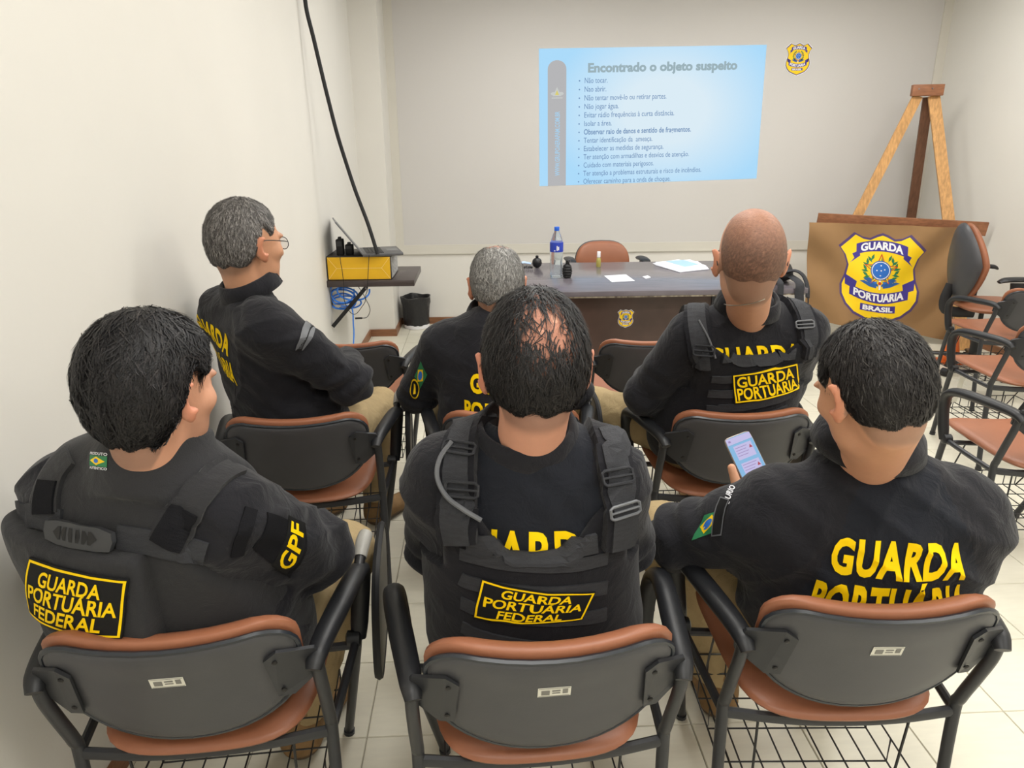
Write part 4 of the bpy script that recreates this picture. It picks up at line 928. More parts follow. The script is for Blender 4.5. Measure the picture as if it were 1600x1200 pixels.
    def handsd(s, q, side):
        W_, E_ = (s.wrL, s.elL) if side < 0 else (s.wrR, s.elR)
        W_ = np.array(W_, float); d_ = W_-np.array(E_, float); d_ /= np.linalg.norm(d_)
        if s.hand and side < 0: return s.hand(q)
        r = np.cross(d_, (0, 0, 1)); r /= np.linalg.norm(r); u = np.cross(r, d_); d = sd_el(q, W_+d_*.055, (.04, .04, .022), np.stack([r, d_, u], 1)*1.0)
        for k, (o, L_) in enumerate(((-.028, .062), (-.010, .072), (.010, .070), (.027, .056))):
            a = W_+d_*.088+r*o; b = a+d_*L_*.55-u*.010; c = b+d_*L_*.3-u*.03; d = smin(d, np.minimum(sd_rc(q, a, b, .010, .009), sd_rc(q, b, c, .009, .0075)), .008)
        a = W_+d_*.03-r*side*.03; b = a-r*side*.03+d_*.03; d = smin(d, np.minimum(sd_rc(q, a, b, .013, .011), sd_rc(q, b, b+d_*.032, .011, .009)), .01)
        return d
    def bodysd(s, p):
        q = s.loc(p); d = s.torso(q)+.016
        for sg in (-1, 1): d = smin(d, smin(s.arm(q, sg, -.010), near(q, np.array(s.wrL if sg < 0 else s.wrR)+s.hnd(sg), .17, lambda x: s.handsd(x, sg)), .015), .02)
        d = smin(d, s.legs(q, -.006), .04)
        for N_ in (s.anL, s.anR): d = smin(d, near(q, N_, .34, lambda x: s.feet(x, -.012)), .02)
        d = smin(d, smin(near(p, s.H, .26, s.headsd), s.necksd(p), .022), .02); return d
    def hnd(s, sg):
        W_, E_ = (s.wrL, s.elL) if sg < 0 else (s.wrR, s.elR); v = np.array(W_, float)-np.array(E_, float); return v/np.linalg.norm(v)*.06
    def shirtsd(s, p):
        q = s.loc(p); d = s.torso(q)-s.loose
        for sg in (-1, 1): d = smin(d, s.arm(q, sg, s.loose+.004), s.armk)
        n = np.array(s.neck); d = smax(d, -sd_rc(q, n+np.array([0, .01, -.015]), n+np.array([0, .03, .12]), .060, .085), .01)
        for E_, S_, W_ in ((s.elL, s.SL, s.wrL), (s.elR, s.SR, s.wrR)):
            v = q-np.array(E_); r = np.linalg.norm(v, axis=1); ua = np.array(S_)-np.array(E_); ua = ua/np.linalg.norm(ua)
            d = d+.0045*s.foldamp*np.exp(-(r/.12)**2)*np.sin(75*(v@ua)+2*np.sin(30*v[:, 2]+s.ph))
            w = np.array(W_, float); a_ = w-np.array(E_); a_ /= np.linalg.norm(a_); d = smax(d, -np.maximum(-((q-w)@a_+(.03 if s.hand and E_ is s.elL else 0)), np.linalg.norm(q-w, axis=1)-.11), .004)
        low = smax(d, -(q[:, 2]-.02), .02)
        return low+fold(q, s.foldamp, s.ph)
    def plainsd(s, p):
        a, s.foldamp = s.foldamp, 0.0; d = s.shirtsd(p); s.foldamp = a; return d
    def trousersd(s, p):
        q = s.loc(p); d = smin(sd_el(q, (0, .0, .09), (.185*s.wide, .145, .125))-.012, s.legs(q, .012), .05)
        d = smax(d, q[:, 2]-.19, .02); d = smax(d, -(q[:, 2]+SEAT-.12), .01)
        return d+fold(q*1.3, 1.3, s.ph+1)
    def build(s, label, shirt='shirt', hair=None, shirt_col=None):
        s.nape = hair['nape']
        H, O = s.H, s.O; base = np.array([O[0], O[1], 0]); hs = .15*s.hscale
        pts = np.array([s.wor(v) for v in (s.elL, s.elR, s.wrL, s.wrR, s.knL, s.knR, s.anL, s.anR)]+[H]); lo = pts.min(0)-.2; hi = pts.max(0)+.2; lo[2] = -.02; hi[2] = H[2]+.18; lo[1] = min(lo[1], O[1]-.22)
        fx = [(H[0]-.125, H[0]+.125, .0042)]; fy = [(H[1]-.13, H[1]+.14, .0045)]; fz = [(H[2]-.16, H[2]+.15, .0042)]
        if s.hand: w = s.wor(s.wrL)+s.hand_off; fx += [(w[0]-.07, w[0]+.07, .004)]; fy += [(w[1]-.08, w[1]+.1, .005)]; fz += [(w[2]-.07, w[2]+.12, .004)]
        V, F_ = mesh_sdf(s.bodysd, axis_pts(lo[0], hi[0], .013, fx), axis_pts(lo[1], hi[1], .013, fy), axis_pts(lo[2], hi[2], .013, fz), 1)
        s.root = np_obj('person', V, F_, 'skin', None, base, col=s.skincol(V)); s.root.location = base; s.base = base; tag(s.root, label, 'person')
        q4 = np.array([s.wor(v) for v in (s.elL, s.elR, s.wrL, s.wrR, s.SL, s.SR)]); lo = q4.min(0)-.12; hi = q4.max(0)+.12; lo[2] = SEAT-.02; lo[1] = min(lo[1], O[1]-.22); hi[2] += .06
        V, F_ = mesh_sdf(s.shirtsd, *[axis_pts(lo[i], hi[i], .0068) for i in range(3)])
        mi = None
        if shirt_col: c_ = s.loc(V[F_].mean(1)); mi = (shirt_col(c_)).astype(int).tolist()
        s.shirt = np_obj('shirt', V, F_, [shirt, 'shirt_navy'] if shirt_col else shirt, s.root, base, mi=mi)
        V, F_ = mesh_sdf(s.trousersd, *[axis_pts(a, b, .0095) for a, b in zip((O[0]-.5, O[1]-.22, .08), (O[0]+.5, O[1]+.62, .72))])
        np_obj('trousers', V, F_, 'khaki', s.root, base)
        for nm, N_ in (('boot', s.anL), ('boot', s.anR)):
            w = s.wor(N_); f1 = lambda p: np.where(np.sign(s.loc(p)[:, 0]-(s.anL[0]+s.anR[0])/2) == np.sign(N_[0]-(s.anL[0]+s.anR[0])/2), s.feet(s.loc(p)), .05)
            N2 = np.array(N_); zf = -SEAT+.045-N2[2]
            def f2(p):
                q = s.loc(p); e = sd_rc(q, N2+np.array([0, 0, .05]), N2+np.array([0, -.01, zf+.005]), .056, .050)
                e = smin(e, sd_rc(q, N2+np.array([0, 0, zf]), N2+np.array([np.sign(N2[0])*.03, .175, zf-.004]), .048, .040), .03)
                e = smax(e, -(q[:, 2]+SEAT-.003), .004); return e-.0015*np.sin(90*q[:, 2]+20*q[:, 1])*(q[:, 2] > -SEAT+.05)
            V, F_ = mesh_sdf(f2, *[axis_pts(a, b, .006) for a, b in zip(w-np.array([.14, .14, .14]), w+np.array([.14, .30, .14]))] if False else [axis_pts(w[0]-.15, w[0]+.15, .007), axis_pts(w[1]-.12, w[1]+.27, .007), axis_pts(-.01, w[2]+.13, .007)])
            mi = [(1 if V[f][:, 2].mean() < .028 else 0) for f in F_]
            np_obj('boot', V, F_, ['boot', 'sole'], s.root, base, mi=mi)
        if hair: s.make_hair(**hair)
        return s
    def skincol(s, V):
        c = np.array(s2l(s.skin)); q = s.hq(V); C = np.tile(c, (len(V), 1)); e = np.clip((np.abs(q[:, 0])-.078)/.012, 0, 1)*(np.abs(q[:, 2]) < .06)*(np.abs(q[:, 1]) < .05)
        C = C*(1-e[:, None]*np.array([.02, .22, .25])); lips = np.exp(-((q[:, 0]/.024)**2+((q[:, 2]+.067)/.010)**2))*(q[:, 1] > .08); C = C*(1-lips[:, None]*np.array([.15, .4, .35]))
        brow = np.exp(-(((np.abs(q[:, 0])-.032)/.020)**2+((q[:, 2]-.024)/.006)**2))*(q[:, 1] > .07); C = C*(1-brow[:, None]*.7)
        hl = s.hairline(q, s.nape, .085); st = np.exp(-(np.minimum(hl, 0)/.016)**2)*np.clip((.0-q[:, 1])/.02, 0, 1)*(np.abs(q[:, 0]) < .085)*(q[:, 2] < .02); C = C*(1-st[:, None]*np.array([.5, .46, .42])*s.fade)
        if getattr(s, 'beard', 0):
            b = np.clip((-.03-q[:, 2])/.03, 0, 1)*np.clip((q[:, 1]-.0)/.02, 0, 1)*(q[:, 2] > -.14); C = C*(1-b[:, None]*s.beard)
        return C
    def hairline(s, q, nape, front):
        y = q[:, 1]; zl = np.interp(y, [-.11, -.075, -.045, -.03, -.004, .010, .026, .036, .055, .09, .12], [nape, nape, nape+.014, -.030, .040, .030, .014, .018, .055, front, front+.005]); return q[:, 2]-zl
    def make_hair(s, T=.010, nape=-.082, front=.085, rgb=(30, 28, 28), rgb2=None, mix=.0, n=5000, L=.03, lift=.004, crown=None, bald=(0, 0, 1), w=.0011, messy=.25, grey_side=0.0, comb=(0, -.02, .14), strand_crown=.25, skinmix=0.0, topT=0.0, kvar=.35, soft=.022, topskin=0.0):
        sc = s.hscale; R_ = np.random.default_rng(int(abs(s.O[0])*1000)+5)
        def mask(q):
            m = np.clip((s.hairline(q, nape, front)+.006*np.sin(140*q[:, 0]))/soft, 0, 1); m = m*m*(3-2*m)
            if crown is not None:
                dd = np.linalg.norm((q-np.array(crown[:3]))/np.array(crown[4] if len(crown) > 4 else (1, 1, 1)), axis=1); ed = np.clip((dd-crown[3]*.35)/(crown[3]*.9), 0, 1); m = m*(.42+.58*ed)
            return m
        def f(p):
            q = s.hq(p); m = mask(q); th = -.005+(T+topT*np.clip((q[:, 2]-.02)/.08, 0, 1)+.005)*m
            th = th+m*T*.16*np.sin(150*q[:, 0]+60*q[:, 1]+3*np.sin(50*q[:, 2]))*np.sin(90*q[:, 2]+40*q[:, 1])
            return (s.cran(q)-th)*sc
        h = s.H; V, F_ = mesh_sdf(f, *[axis_pts(h[i]-.15*sc, h[i]+.15*sc, .0048) for i in range(3)])
        mk = mask(s.hq(V)); keep = mk > .03; fm = keep[F_].any(1); F_ = F_[fm]
        c1 = np.array(s2l(rgb)); c2 = np.array(s2l(rgb2 or rgb)); cs = np.array(s2l(s.skin))
        def colr(q, k): 
            t = np.clip(mix+k*kvar+grey_side*np.clip((q[:, 1]+.01)/.05, 0, 1)*np.clip((.06-q[:, 2])/.05, 0, 1), 0, 1)[:, None]; return c1*(1-t)+c2*t
        C = colr(s.hq(V), R_.normal(size=len(V))*.5); sm = skinmix+np.clip(1-mk, 0, 1)*.6
        if crown is not None:
            dd = np.linalg.norm((s.hq(V)-np.array(crown[:3]))/np.array(crown[4]), axis=1); sm = np.clip(sm+(1-np.clip((dd-crown[3]*.25)/(crown[3]*.95), 0, 1))*1.0+R_.normal(size=len(V))*.10*(dd < crown[3]*1.2), 0, .92)
        if topskin: sm = sm+topskin*np.clip((s.hq(V)[:, 2]-.03)/.09, 0, 1)
        sm = np.clip(sm, 0, 1)[:, None]; cs = cs*np.array([.82, .74, .74]); C = C*(1-sm)+cs*sm
        # strands
        src = np.nonzero(mk > .25)[0]
        parts = [(V, F_)]; cols = [C]; nV = len(V)
        if n:
            if crown is not None:
                dd = np.linalg.norm((s.hq(V[src])-np.array(crown[:3]))/np.array(crown[4]), axis=1); src = src[R_.random(len(src)) < np.clip((dd-crown[3]*.2)/(crown[3]*1.0), .10, 1)]
            pick = R_.choice(src, n); P = V[pick]+R_.normal(size=(n, 3))*.002; q0 = s.hq(P); ln = L*(.6+.8*R_.random(n))
            wh = np.array(comb); jit = R_.normal(size=(n, 3))*messy; k = 5; rows = [P]; ph = R_.random(n)
            for st in range(k):
                q = s.hq(rows[-1]); d = q-wh; d[:, 2] -= .06*np.clip((.12-q[:, 2])/.12, 0, 1.5); d /= np.linalg.norm(d, axis=1)[:, None]; d = d+jit; d = d@s.Rh.T
                N_ = normal(rows[-1], f); d = d-N_*(d*N_).sum(1)[:, None]; d /= np.linalg.norm(d, axis=1)[:, None]+1e-9
                nx = rows[-1]+d*(ln/k)[:, None]; dd = f(nx); g = normal(nx, f); tgt = lift*((st+1)/k)*(.4+ph); nx = nx-g*(dd-tgt)[:, None]; rows.append(nx)
            S_ = np.stack(rows, 1); qe = s.hq(S_[:, -1]); ok = ~((s.hairline(qe, nape, front) < -.018) & (qe[:, 1] > -.015)); S_ = S_[ok]; P = P[ok]; q0 = q0[ok]; n = len(P); N_ = normal(P, f); T_ = S_[:, -1]-S_[:, 0]; sd = np.cross(T_, N_); sd /= np.linalg.norm(sd, axis=1)[:, None]+1e-9
            wd_ = (w*np.array([.8, 1, 1, .9, .7, .15]))[None, :, None]; A = S_-sd[:, None]*wd_; B = S_+sd[:, None]*wd_
            VV = np.stack([A, B], 2).reshape(-1, 3); b0 = (np.arange(n)*12)[:, None]; j = np.arange(5)[None]*2
            FF = np.stack([b0+j, b0+j+1, b0+j+3, b0+j+2], -1).reshape(-1, 4)+nV; parts.append((VV, FF)); cc = colr(q0, R_.normal(size=n)*.9); cols.append(np.repeat(cc*(.75+.6*R_.random((n, 1))), 12, 0))
        VV = np.vstack([p[0] for p in parts]); FF = np.vstack([p[1] for p in parts])
        s.hairo = np_obj('hair', VV, FF, 'hair', s.root, s.base, col=np.vstack(cols))
    def collar(s, rx=.078, ry=.074, c=(0, 0, 0), h=.032, flare=.024, tilt=20, gap=35, m='shirt', drop=.016, name='collar'):
        n = np.array(s.neck)+np.array(c); prof = [(0, -.02), (0, h*.8), (.003, h), (.009, h*.98), (flare*.75, h*.4), (flare, -drop), (flare-.005, -drop-.002), (.008, h*.2)]
        Rt = rotx(math.radians(tilt)); V = []; an = np.radians(np.linspace(-180+gap, 180-gap, 48))
        for a in an:
            for dr, dz in prof:
                wv = 1+.02*math.sin(3*a); p = np.array([(rx*wv+dr)*math.sin(a), -(ry+dr)*math.cos(a), dz]); V.append(s.wor(n+Rt@p))
        k = len(prof); F_ = [[i*k+j, i*k+(j+1) % k, (i+1)*k+(j+1) % k, (i+1)*k+j] for i in range(len(an)-1) for j in range(k)]+[list(range(k)), list(range((len(an)-1)*k, len(an)*k))[::-1]]
        o = np_obj(name, np.array(V), F_, m, s.root, s.base); return o
    def panel_sd(s, q, t, reg, k=.012): return smax(s.torso(q)-t, reg(q), k)
    def add(s, name, f, m, box, h=.006, parent=None):
        V, F_ = mesh_sdf(f, *[axis_pts(a, b, h) for a, b in zip(*box)]); return np_obj(name, V, F_, m, parent or s.root, s.base)
# ------------------------------------------------------------------ the six men
def box_of(fig, x=.34, y0=-.24, y1=.24, z0=.0, z1=.72): return (fig.O+np.array([-x, y0, z0]), fig.O+np.array([x, y1, z1]))
hC = at(835, 575, 1.17)
C_ = Figure(hip=(.10, 1.235), yaw=-4, head=(hC[0], 1.175, 1.172), hscale=1.03, hpitch=6, hyaw=2, chest=(-.015, -.02, .37), sh=(-.02, -.02, .485), sw=.155, neck=(-.017, -.035, .555), wide=1.0, belly=1.06,
            elL=(-.205, .10, .25), elR=(.182, .10, .25), ph=.7, foldamp=1.7, skin=(206, 150, 124))
C_.build('person in a black plate carrier with grey buckles, seated mid front row', hair=dict(T=.0075, w=.0008, rgb=(26, 25, 26), rgb2=(60, 54, 52), mix=.05, n=7000, L=.034, lift=.005, crown=(.010, -.092, .074, .060, (1, 1, 1.1)), nape=-.085, strand_crown=.5, messy=.35, soft=.03), shirt_col=lambda c: (np.abs(c[:, 0]) < .10+.35*np.clip(.5-c[:, 2], 0, 1)) & (c[:, 1] < 0))
C_.collar()
hL = at(215, 590, 1.12)
L_ = Figure(hip=(-.59, 1.27), yaw=-20, head=(hL[0]+.015, 1.14, 1.152), hscale=.955, hyaw=-23, hpitch=8, chest=(-.005, -.06, .35), sh=(.0, -.08, .468), sw=.175, neck=(.055, -.09, .54), wide=1.15, belly=1.1,
            elL=(-.275, .0, .26), elR=(.215, .10, .27), knR=(.09, .41, .06), anR=(.0, .27, -.39), knL=(-.25, .36, .06), anL=(-.22, .36, -.39), wrR=(.02, .30, .14), wrL=(-.12, .30, .10), ph=2.1, skin=(206, 152, 124), armr=1.08, beard=.3, foldamp=2.0)
L_.build('person in a charcoal vest with a GPF sleeve patch, seated by the left wall', hair=dict(T=.013, rgb=(22, 21, 23), rgb2=(48, 44, 44), mix=.1, n=9000, L=.07, lift=.005, nape=-.130, messy=.38, w=.0014, topT=.005))
hR = at(1372, 605, 1.12)
# the phone in his left hand: place and frame
PU = CR*.995+CU*.06; PU /= np.linalg.norm(PU); PV = -CR*.36+CU*.90+CF*.25; PV = PV-PU*(PV@PU)*.0; PV /= np.linalg.norm(PV); PU = PU-PV*(PU@PV); PU /= np.linalg.norm(PU); PN = np.cross(PU, PV)
PC = at(1171, 724, 1.60); PM = np.stack([PU, PV, PN], 1); WR = PC+PM@np.array([-.040, -.135, -.022])
RH, RY = (.79, 1.29), -6
def hand_r(q):
    w = (np.array([*RH, SEAT])+q@rotz(math.radians(RY)).T-PC)@PM; d = sd_el(w, (-.034, -.078, -.024), (.036, .048, .019))
    d = smin(d, sd_rc(w, (-.036, -.10, -.022), (-.040, -.145, -.022), .027, .027), .02)
    for b, e in ((.030, .026), (.006, .028), (-.018, .028), (-.041, .024)):
        f = np.minimum(sd_rc(w, (-.034, b-.030, -.022), (.012, b-.004, -.020), .0105, .0098), sd_rc(w, (.012, b-.004, -.020), (e, b, -.018), .0096, .0085)); f = np.minimum(f, sd_rc(w, (e, b, -.018), (e+.004, b+.003, -.014), .0084, .0075)); d = smin(d, f, .007)
    t = np.minimum(sd_rc(w, (-.050, -.078, -.012), (-.053, -.032, .002), .0165, .0130), sd_rc(w, (-.053, -.032, .002), (-.049, .006, .008), .0128, .0100)); return smin(d, t, .012)
R_ = Figure(hip=RH, yaw=RY, head=(hR[0], 1.14, 1.125), hscale=.94, hyaw=10, hpitch=20, hroll=-6, chest=(.005, -.05, .28), sh=(-.01, -.04, .368), foldamp=2.0, sw=.185, neck=(-.025, -.035, .495), wide=1.18, belly=1.1,
            elL=(-.355, .06, .215), wrL=tuple((WR-np.array([*RH, SEAT]))@rotz(math.radians(RY))), elR=(.27, .10, .22), knL=(-.36, .32, .08), anL=(-.17, .30, -.39), ph=4.0, skin=(210, 156, 124), armr=1.1, armk=.07, hand=hand_r)
R_.hand_off = np.array([.02, .02, .05])
R_.build('person in a black polo shirt looking at a phone, right in the front row', hair=dict(T=.0065, rgb=(34, 31, 31), rgb2=(150, 146, 142), mix=-.05, kvar=.12, n=7500, L=.03, lift=.004, nape=-.09, grey_side=.8, soft=.03), shirt_col=lambda c: (np.abs(c[:, 0]-.01) < .07+.42*np.clip(.47-c[:, 2], 0, 1)) & (c[:, 1] < 0))
R_.collar(rx=.073, ry=.074, c=(0, .0, .014), h=.034, flare=.034, tilt=14)
h2L = at(380, 390, 2.15)
A_ = Figure(hip=(-.62, 2.34), yaw=-50, head=(h2L[0], 2.19, 1.262), hscale=1.03, hyaw=-35, hpitch=2, chest=(-.01, -.12, .40), sh=(.02, -.17, .58), sw=.17, neck=(.045, -.155, .655), wide=1.06, belly=1.18,
            elL=(-.22, -.02, .30), elR=(.25, .05, .34), wrR=(-.03, .20, .33), wrL=(-.05, .12, .27), knL=(-.42, .133, .06), knR=(-.16, .40, .06), anL=(-.38, .137, -.39), anR=(-.21, .386, -.39), ph=5.2, foldamp=2.0, skin=(200, 148, 116))
A_.build('person in glasses and a black shirt, seated turned with back to the left wall', hair=dict(T=.008, rgb=(64, 60, 58), rgb2=(150, 146, 142), mix=.35, n=7000, L=.018, lift=.003, nape=-.07))
A_.collar()
h2M = at(776, 437, 2.36)
B_ = Figure(hip=(.05, 2.31), yaw=0, head=(h2M[0], 2.36, 1.095), hscale=1.02, hyaw=3, hpitch=14, chest=(0, .0, .35), sh=(.0, .03, .445), sw=.18, neck=(.0, .04, .52), wide=1.05,
            elL=(-.28, .10, .22), elR=(.28, .1, .22), ph=6.1, skin=(196, 142, 112))
B_.build('person in a black shirt leaning forward, mostly hidden in the second row', hair=dict(T=.008, rgb=(92, 90, 88), rgb2=(176, 174, 170), mix=.45, n=7000, L=.022, lift=.003, nape=-.08, crown=(0, -.02, .128, .05, (1, 1.3, .8)), strand_crown=.5))
B_.collar()
h2R = at(1175, 405, 1.95)
D_ = Figure(hip=(.82, 2.28), yaw=8, head=(h2R[0], 1.97, 1.232), hscale=1.09, hyaw=-7, hpitch=0, chest=(.0, -.10, .38), sh=(-.0, -.15, .522), sw=.19, neck=(-.02, -.17, .595), wide=1.16, belly=1.12,
            elL=(-.28, -.03, .27), elR=(.26, .02, .25), knL=(-.33, .38, .08), ph=3.3, skin=(204, 152, 122))
D_.build('person in a plate carrier and thin necklace, seated in the second row near the banner', hair=dict(T=.0012, rgb=(78, 62, 54), rgb2=(150, 112, 90), mix=.2, n=0, nape=-.105, skinmix=.15, topskin=.5, soft=.075))
D_.collar()

for f_ in (C_, L_, R_, A_, B_, D_): f_.root['group'] = 'seated people in dark uniforms'
# ------------------------------------------------------------------ vests, lettering, patches
def minf(*fs): return lambda p: np.minimum.reduce([f(p) for f in fs])
def hits(f, *px): return [hit(x, y, f) for x, y in px]
def flag_on(d, lift):
    d.rect(0, 0, 1, 1, 'green', lift); d.poly([(.5, .1), (.93, .5), (.5, .9), (.07, .5)], 'yellow', lift+.0006); d.poly(arc_poly(18, .22, (.5, .5)), 'blue', lift+.0012)
def loop_buckle(c, u, v, n, w, h, r, m, parent, base, name='buckle'):
    u, v, n = [np.asarray(a)/np.linalg.norm(a) for a in (u, v, n)]; c = np.asarray(c)
    P = [c+u*a*w/2+v*b*h/2 for a, b in ((-1, -.7), (-.8, -1), (.8, -1), (1, -.7), (1, .7), (.8, 1), (-.8, 1), (-1, .7), (-1, -.7))]
    mb = MB().tube([p-base for p in P], r, 6); mb.tube([c-u*w/2-base, c+u*w/2-base], r*.8, 6); o = mb.build(name, m, parent); return o
def smooth01(x, a, b): t = np.clip((x-a)/(b-a), 0, 1); return t*t*(3-2*t)
def carrier(fig, top, rise, xr, cx, t=.030, low=.03, hx=.170, wrap=.33):
    def reg(q):
        x = np.abs(q[:, 0]-cx); zt = top+rise*smooth01(x, xr[0], xr[1])-.10*np.clip(x-hx+.02, 0, 1)*4
        r = smax(q[:, 2]-zt, -(q[:, 2]-low), .01); r = smax(r, np.where(q[:, 2] < wrap, -.05, x-hx), .015); return r
    return lambda p: smax(fig.torso(fig.loc(p))-t+.35*fold(fig.loc(p)), reg(fig.loc(p)), .014)
BX = lambda f: (f.O+np.array([-.34, -.36, 0]), f.O+np.array([.34, .26, .70]))
# ---- middle man, front row: plate carrier
def wear_carrier(F, top, rise, xr, cx, straps, molle, patch_px, patch_lines, shirt_quads, m='vest_blk'):
    vf = carrier(F, top, rise, xr, cx); vest = F.add('plate_carrier', vf, m, BX(F), .0065); surf = minf(F.shirtsd, vf); b = F.base
    for q4, txt in shirt_quads:
        d = Decal(hits(F.plainsd, *q4), F.shirtsd, .12, F.plainsd); d.text(txt, 0, 0, 1, 1, 'txt_yellow', .0025, B1); d.build('back_lettering', F.shirt, b)
    sfs = []
    for pts in straps:
        W = [F.wor(p) for p in pts]
        strap('shoulder_strap', W, .068, .014, surf, m, vest, b, lift=.004, n=6); strap('strap_webbing', W[:4], .046, .004, surf, 'webbing', vest, b, lift=.017, n=6)
    for z, x0, x1, dz in molle:
        strap('molle_webbing', [F.wor((cx+x, F.chest[1]-.155, z+dz*x)) for x in np.linspace(x0, x1, 7)], .026, .003, surf, 'webbing', vest, b, lift=.001, n=5, nw=3)
    # padded top flap
    hh = hits(surf, *patch_px); d = Decal(hh, surf, .12); d.slab([(0, 0), (1, 0), (1, 1), (0, 1)], 'patch_black', .004, .004)
    d.frame(.012, .02, .988, .98, .02, .045, 'txt_yellow', .0088)
    for txt, x0, y0, x1, y1 in patch_lines: d.text(txt, x0, y0, x1, y1, 'txt_yellow', .0090, B1)
    d.build('name_patch', vest, b); return vest, surf, vf
vC, sC, vfC = wear_carrier(C_, .375, .085, (.04, .13), .0, [[(-.135, -.16, .40), (-.138, -.14, .46), (-.140, -.11, .53), (-.140, -.03, .60), (-.13, .06, .56), (-.12, .10, .46)], [(.150, -.14, .38), (.150, -.13, .45), (.146, -.10, .53), (.140, -.03, .60), (.13, .06, .56), (.12, .10, .46)]],
    [(.365, -.145, .145, -.05), (.312, -.15, .15, -.06), (.258, -.15, .15, -.08), (.20, -.15, .15, -.1), (.15, -.15, .15, -.1)], [(755, 901), (928, 922), (908, 964), (742, 960)],
    [('GUARDA', .20, .10, .80, .35), (PORT, .07, .36, .93, .65), ('FEDERAL', .22, .70, .78, .92)], [([(700, 815), (945, 822), (945, 880), (700, 880)], 'GUARDA')])
st = minf(sC)
for px_, w, h, m in (((722, 765), .058, .026, 'webbing'), ((976, 797), .062, .022, 'buckle'), ((718, 700), .060, .022, 'webbing'), ((965, 745), .058, .026, 'webbing')):
    c = hit(*px_, lambda p: sC(p)-.022); n = normal(c[None], sC)[0]; u = np.cross((0, 0, 1), n); loop_buckle(c+n*.003, u, np.cross(n, u), n, w, h, .0028, m, vC, C_.base)
P = [hit(x, y, lambda p: sC(p)-.026) for x, y in ((706, 690), (688, 715), (683, 745), (697, 775), (722, 795), (752, 813))]
MB().tube([p-C_.base for p in P], .0045, 8, smooth=5).build('grey_tube', 'buckle', vC)
strap('top_flap', [C_.wor((x, -.19, .392+.55*x*x)) for x in np.linspace(-.13, .12, 7)], .036, .006, sC, 'webbing', vC, C_.base, lift=.002, n=5)
# ---- shaven-headed man: plate carrier
vD, sD, vfD = wear_carrier(D_, .425, .06, (.05, .15), -.02, [[(-.19, -.24, .42), (-.20, -.24, .48), (-.205, -.21, .55), (-.18, -.14, .62), (-.17, -.04, .58), (-.16, .02, .48)], [(.15, -.24, .44), (.15, -.25, .49), (.145, -.23, .55), (.13, -.15, .62), (.12, -.04, .58), (.12, .02, .48)]],
    [(.385, -.14, .16, .12), (.335, -.15, .16, .12), (.285, -.15, .16, .12), (.235, -.15, .16, .12), (.185, -.15, .16, .12)], [(1143, 584), (1244, 565), (1246, 606), (1147, 629)],
    [('GUARDA', .06, .10, .92, .48), (PORT, .05, .46, .95, .92)], [([(1105, 544), (1250, 536), (1252, 566), (1107, 574)], 'GUARDA')])
for px_, w, h, m in (((1100, 548), .06, .03, 'webbing'), ((1257, 507), .06, .022, 'buckle')):
    c = hit(*px_, lambda p: sD(p)-.022); n = normal(c[None], sD)[0]; u = np.cross((0, 0, 1), n); loop_buckle(c+n*.003, u, np.cross(n, u), n, w, h, .0028, m, vD, D_.base)
P = [hit(x, y, lambda p: sD(p)-.026) for x, y in ((1092, 500), (1108, 530), (1118, 560))]
MB().tube([p-D_.base for p in P], .0028, 6, smooth=5).build('thin_cord', 'buckle', vD)
strap('top_flap', [D_.wor((x-.02, -.4, .432+.5*x*x)) for x in np.linspace(-.13, .13, 7)], .036, .006, sD, 'webbing', vD, D_.base, lift=.002, n=5)
# ---- man by the wall, front row: charcoal vest with stand collar
def vestL(p):
    q = L_.loc(p); x = np.abs(q[:, 0]+.0); hx = .225-.06*smooth01(q[:, 2], .28, .46); d = smax(L_.torso(q)-.030, smax(x-hx, -(q[:, 2]-.03), .01), .014)
    n = np.array(L_.neck); r = q-n; Rt = rotx(math.radians(-14)); r = r@Rt; rad = np.sqrt((r[:, 0]/1.02)**2+r[:, 1]**2)
    col = smax(np.abs(rad-(.085-.14*np.clip(r[:, 2]-.01, -.06, .06)))-.008, smax(r[:, 2]-.054, -(r[:, 2]+.05), .004), .008); col = smax(col, r[:, 1]-.05, .01)
    return smin(d, col, .02)+.3*fold(q)
def pouchL(p):
    q = L_.loc(p); z = q[:, 2]; x = q[:, 0]; r = smax(smax(x-.11, -(x+.245), .012), smax(z-.425, -(z-.10), .012), .012); return smax(L_.torso(q)-.062+.2*fold(q), r, .014)
vL = L_.add('tactical_vest', vestL, 'vest_grey', BX(L_), .0062); sLv = minf(L_.shirtsd, vestL); L_.add('rear_pouch', pouchL, 'vest_grey', BX(L_), .0065, vL); sLp = minf(sLv, pouchL); bL = L_.base
strap('shoulder_strap', hits(sLv, (362, 728), (335, 742), (305, 775), (282, 812), (262, 850)), .062, .006, sLv, 'vest_grey', vL, bL, n=6); strap('strap_end', hits(sLv, (292, 795), (275, 825), (260, 852)), .050, .004, sLv, 'velcro', vL, bL, lift=.008, n=6)
strap('shoulder_strap', hits(sLv, (110, 712), (90, 735), (78, 765), (75, 800)), .062, .006, sLv, 'vest_grey', vL, bL, n=6); strap('strap_end', hits(sLv, (82, 752), (76, 778), (75, 802)), .050, .004, sLv, 'velcro', vL, bL, lift=.008, n=6)
strap('drag_strap', hits(sLv, (22, 802), (60, 806), (98, 815)), .042, .004, sLv, 'webbing', vL, bL, n=6); strap('drag_strap', hits(sLv, (185, 838), (230, 846), (275, 857), (322, 866)), .042, .004, sLv, 'webbing', vL, bL, n=6)
d = Decal(hits(sLv, (88, 806), (188, 826), (186, 858), (88, 838)), sLv, .1)
d.slab([(0, .1), (.2, -.02), (.5, .04), (.8, -.02), (1, .12), (1.02, .5), (.98, .92), (.8, 1.04), (.5, .96), (.2, 1.04), (0, .9), (-.02, .5)], 'rubber', .010, .010)
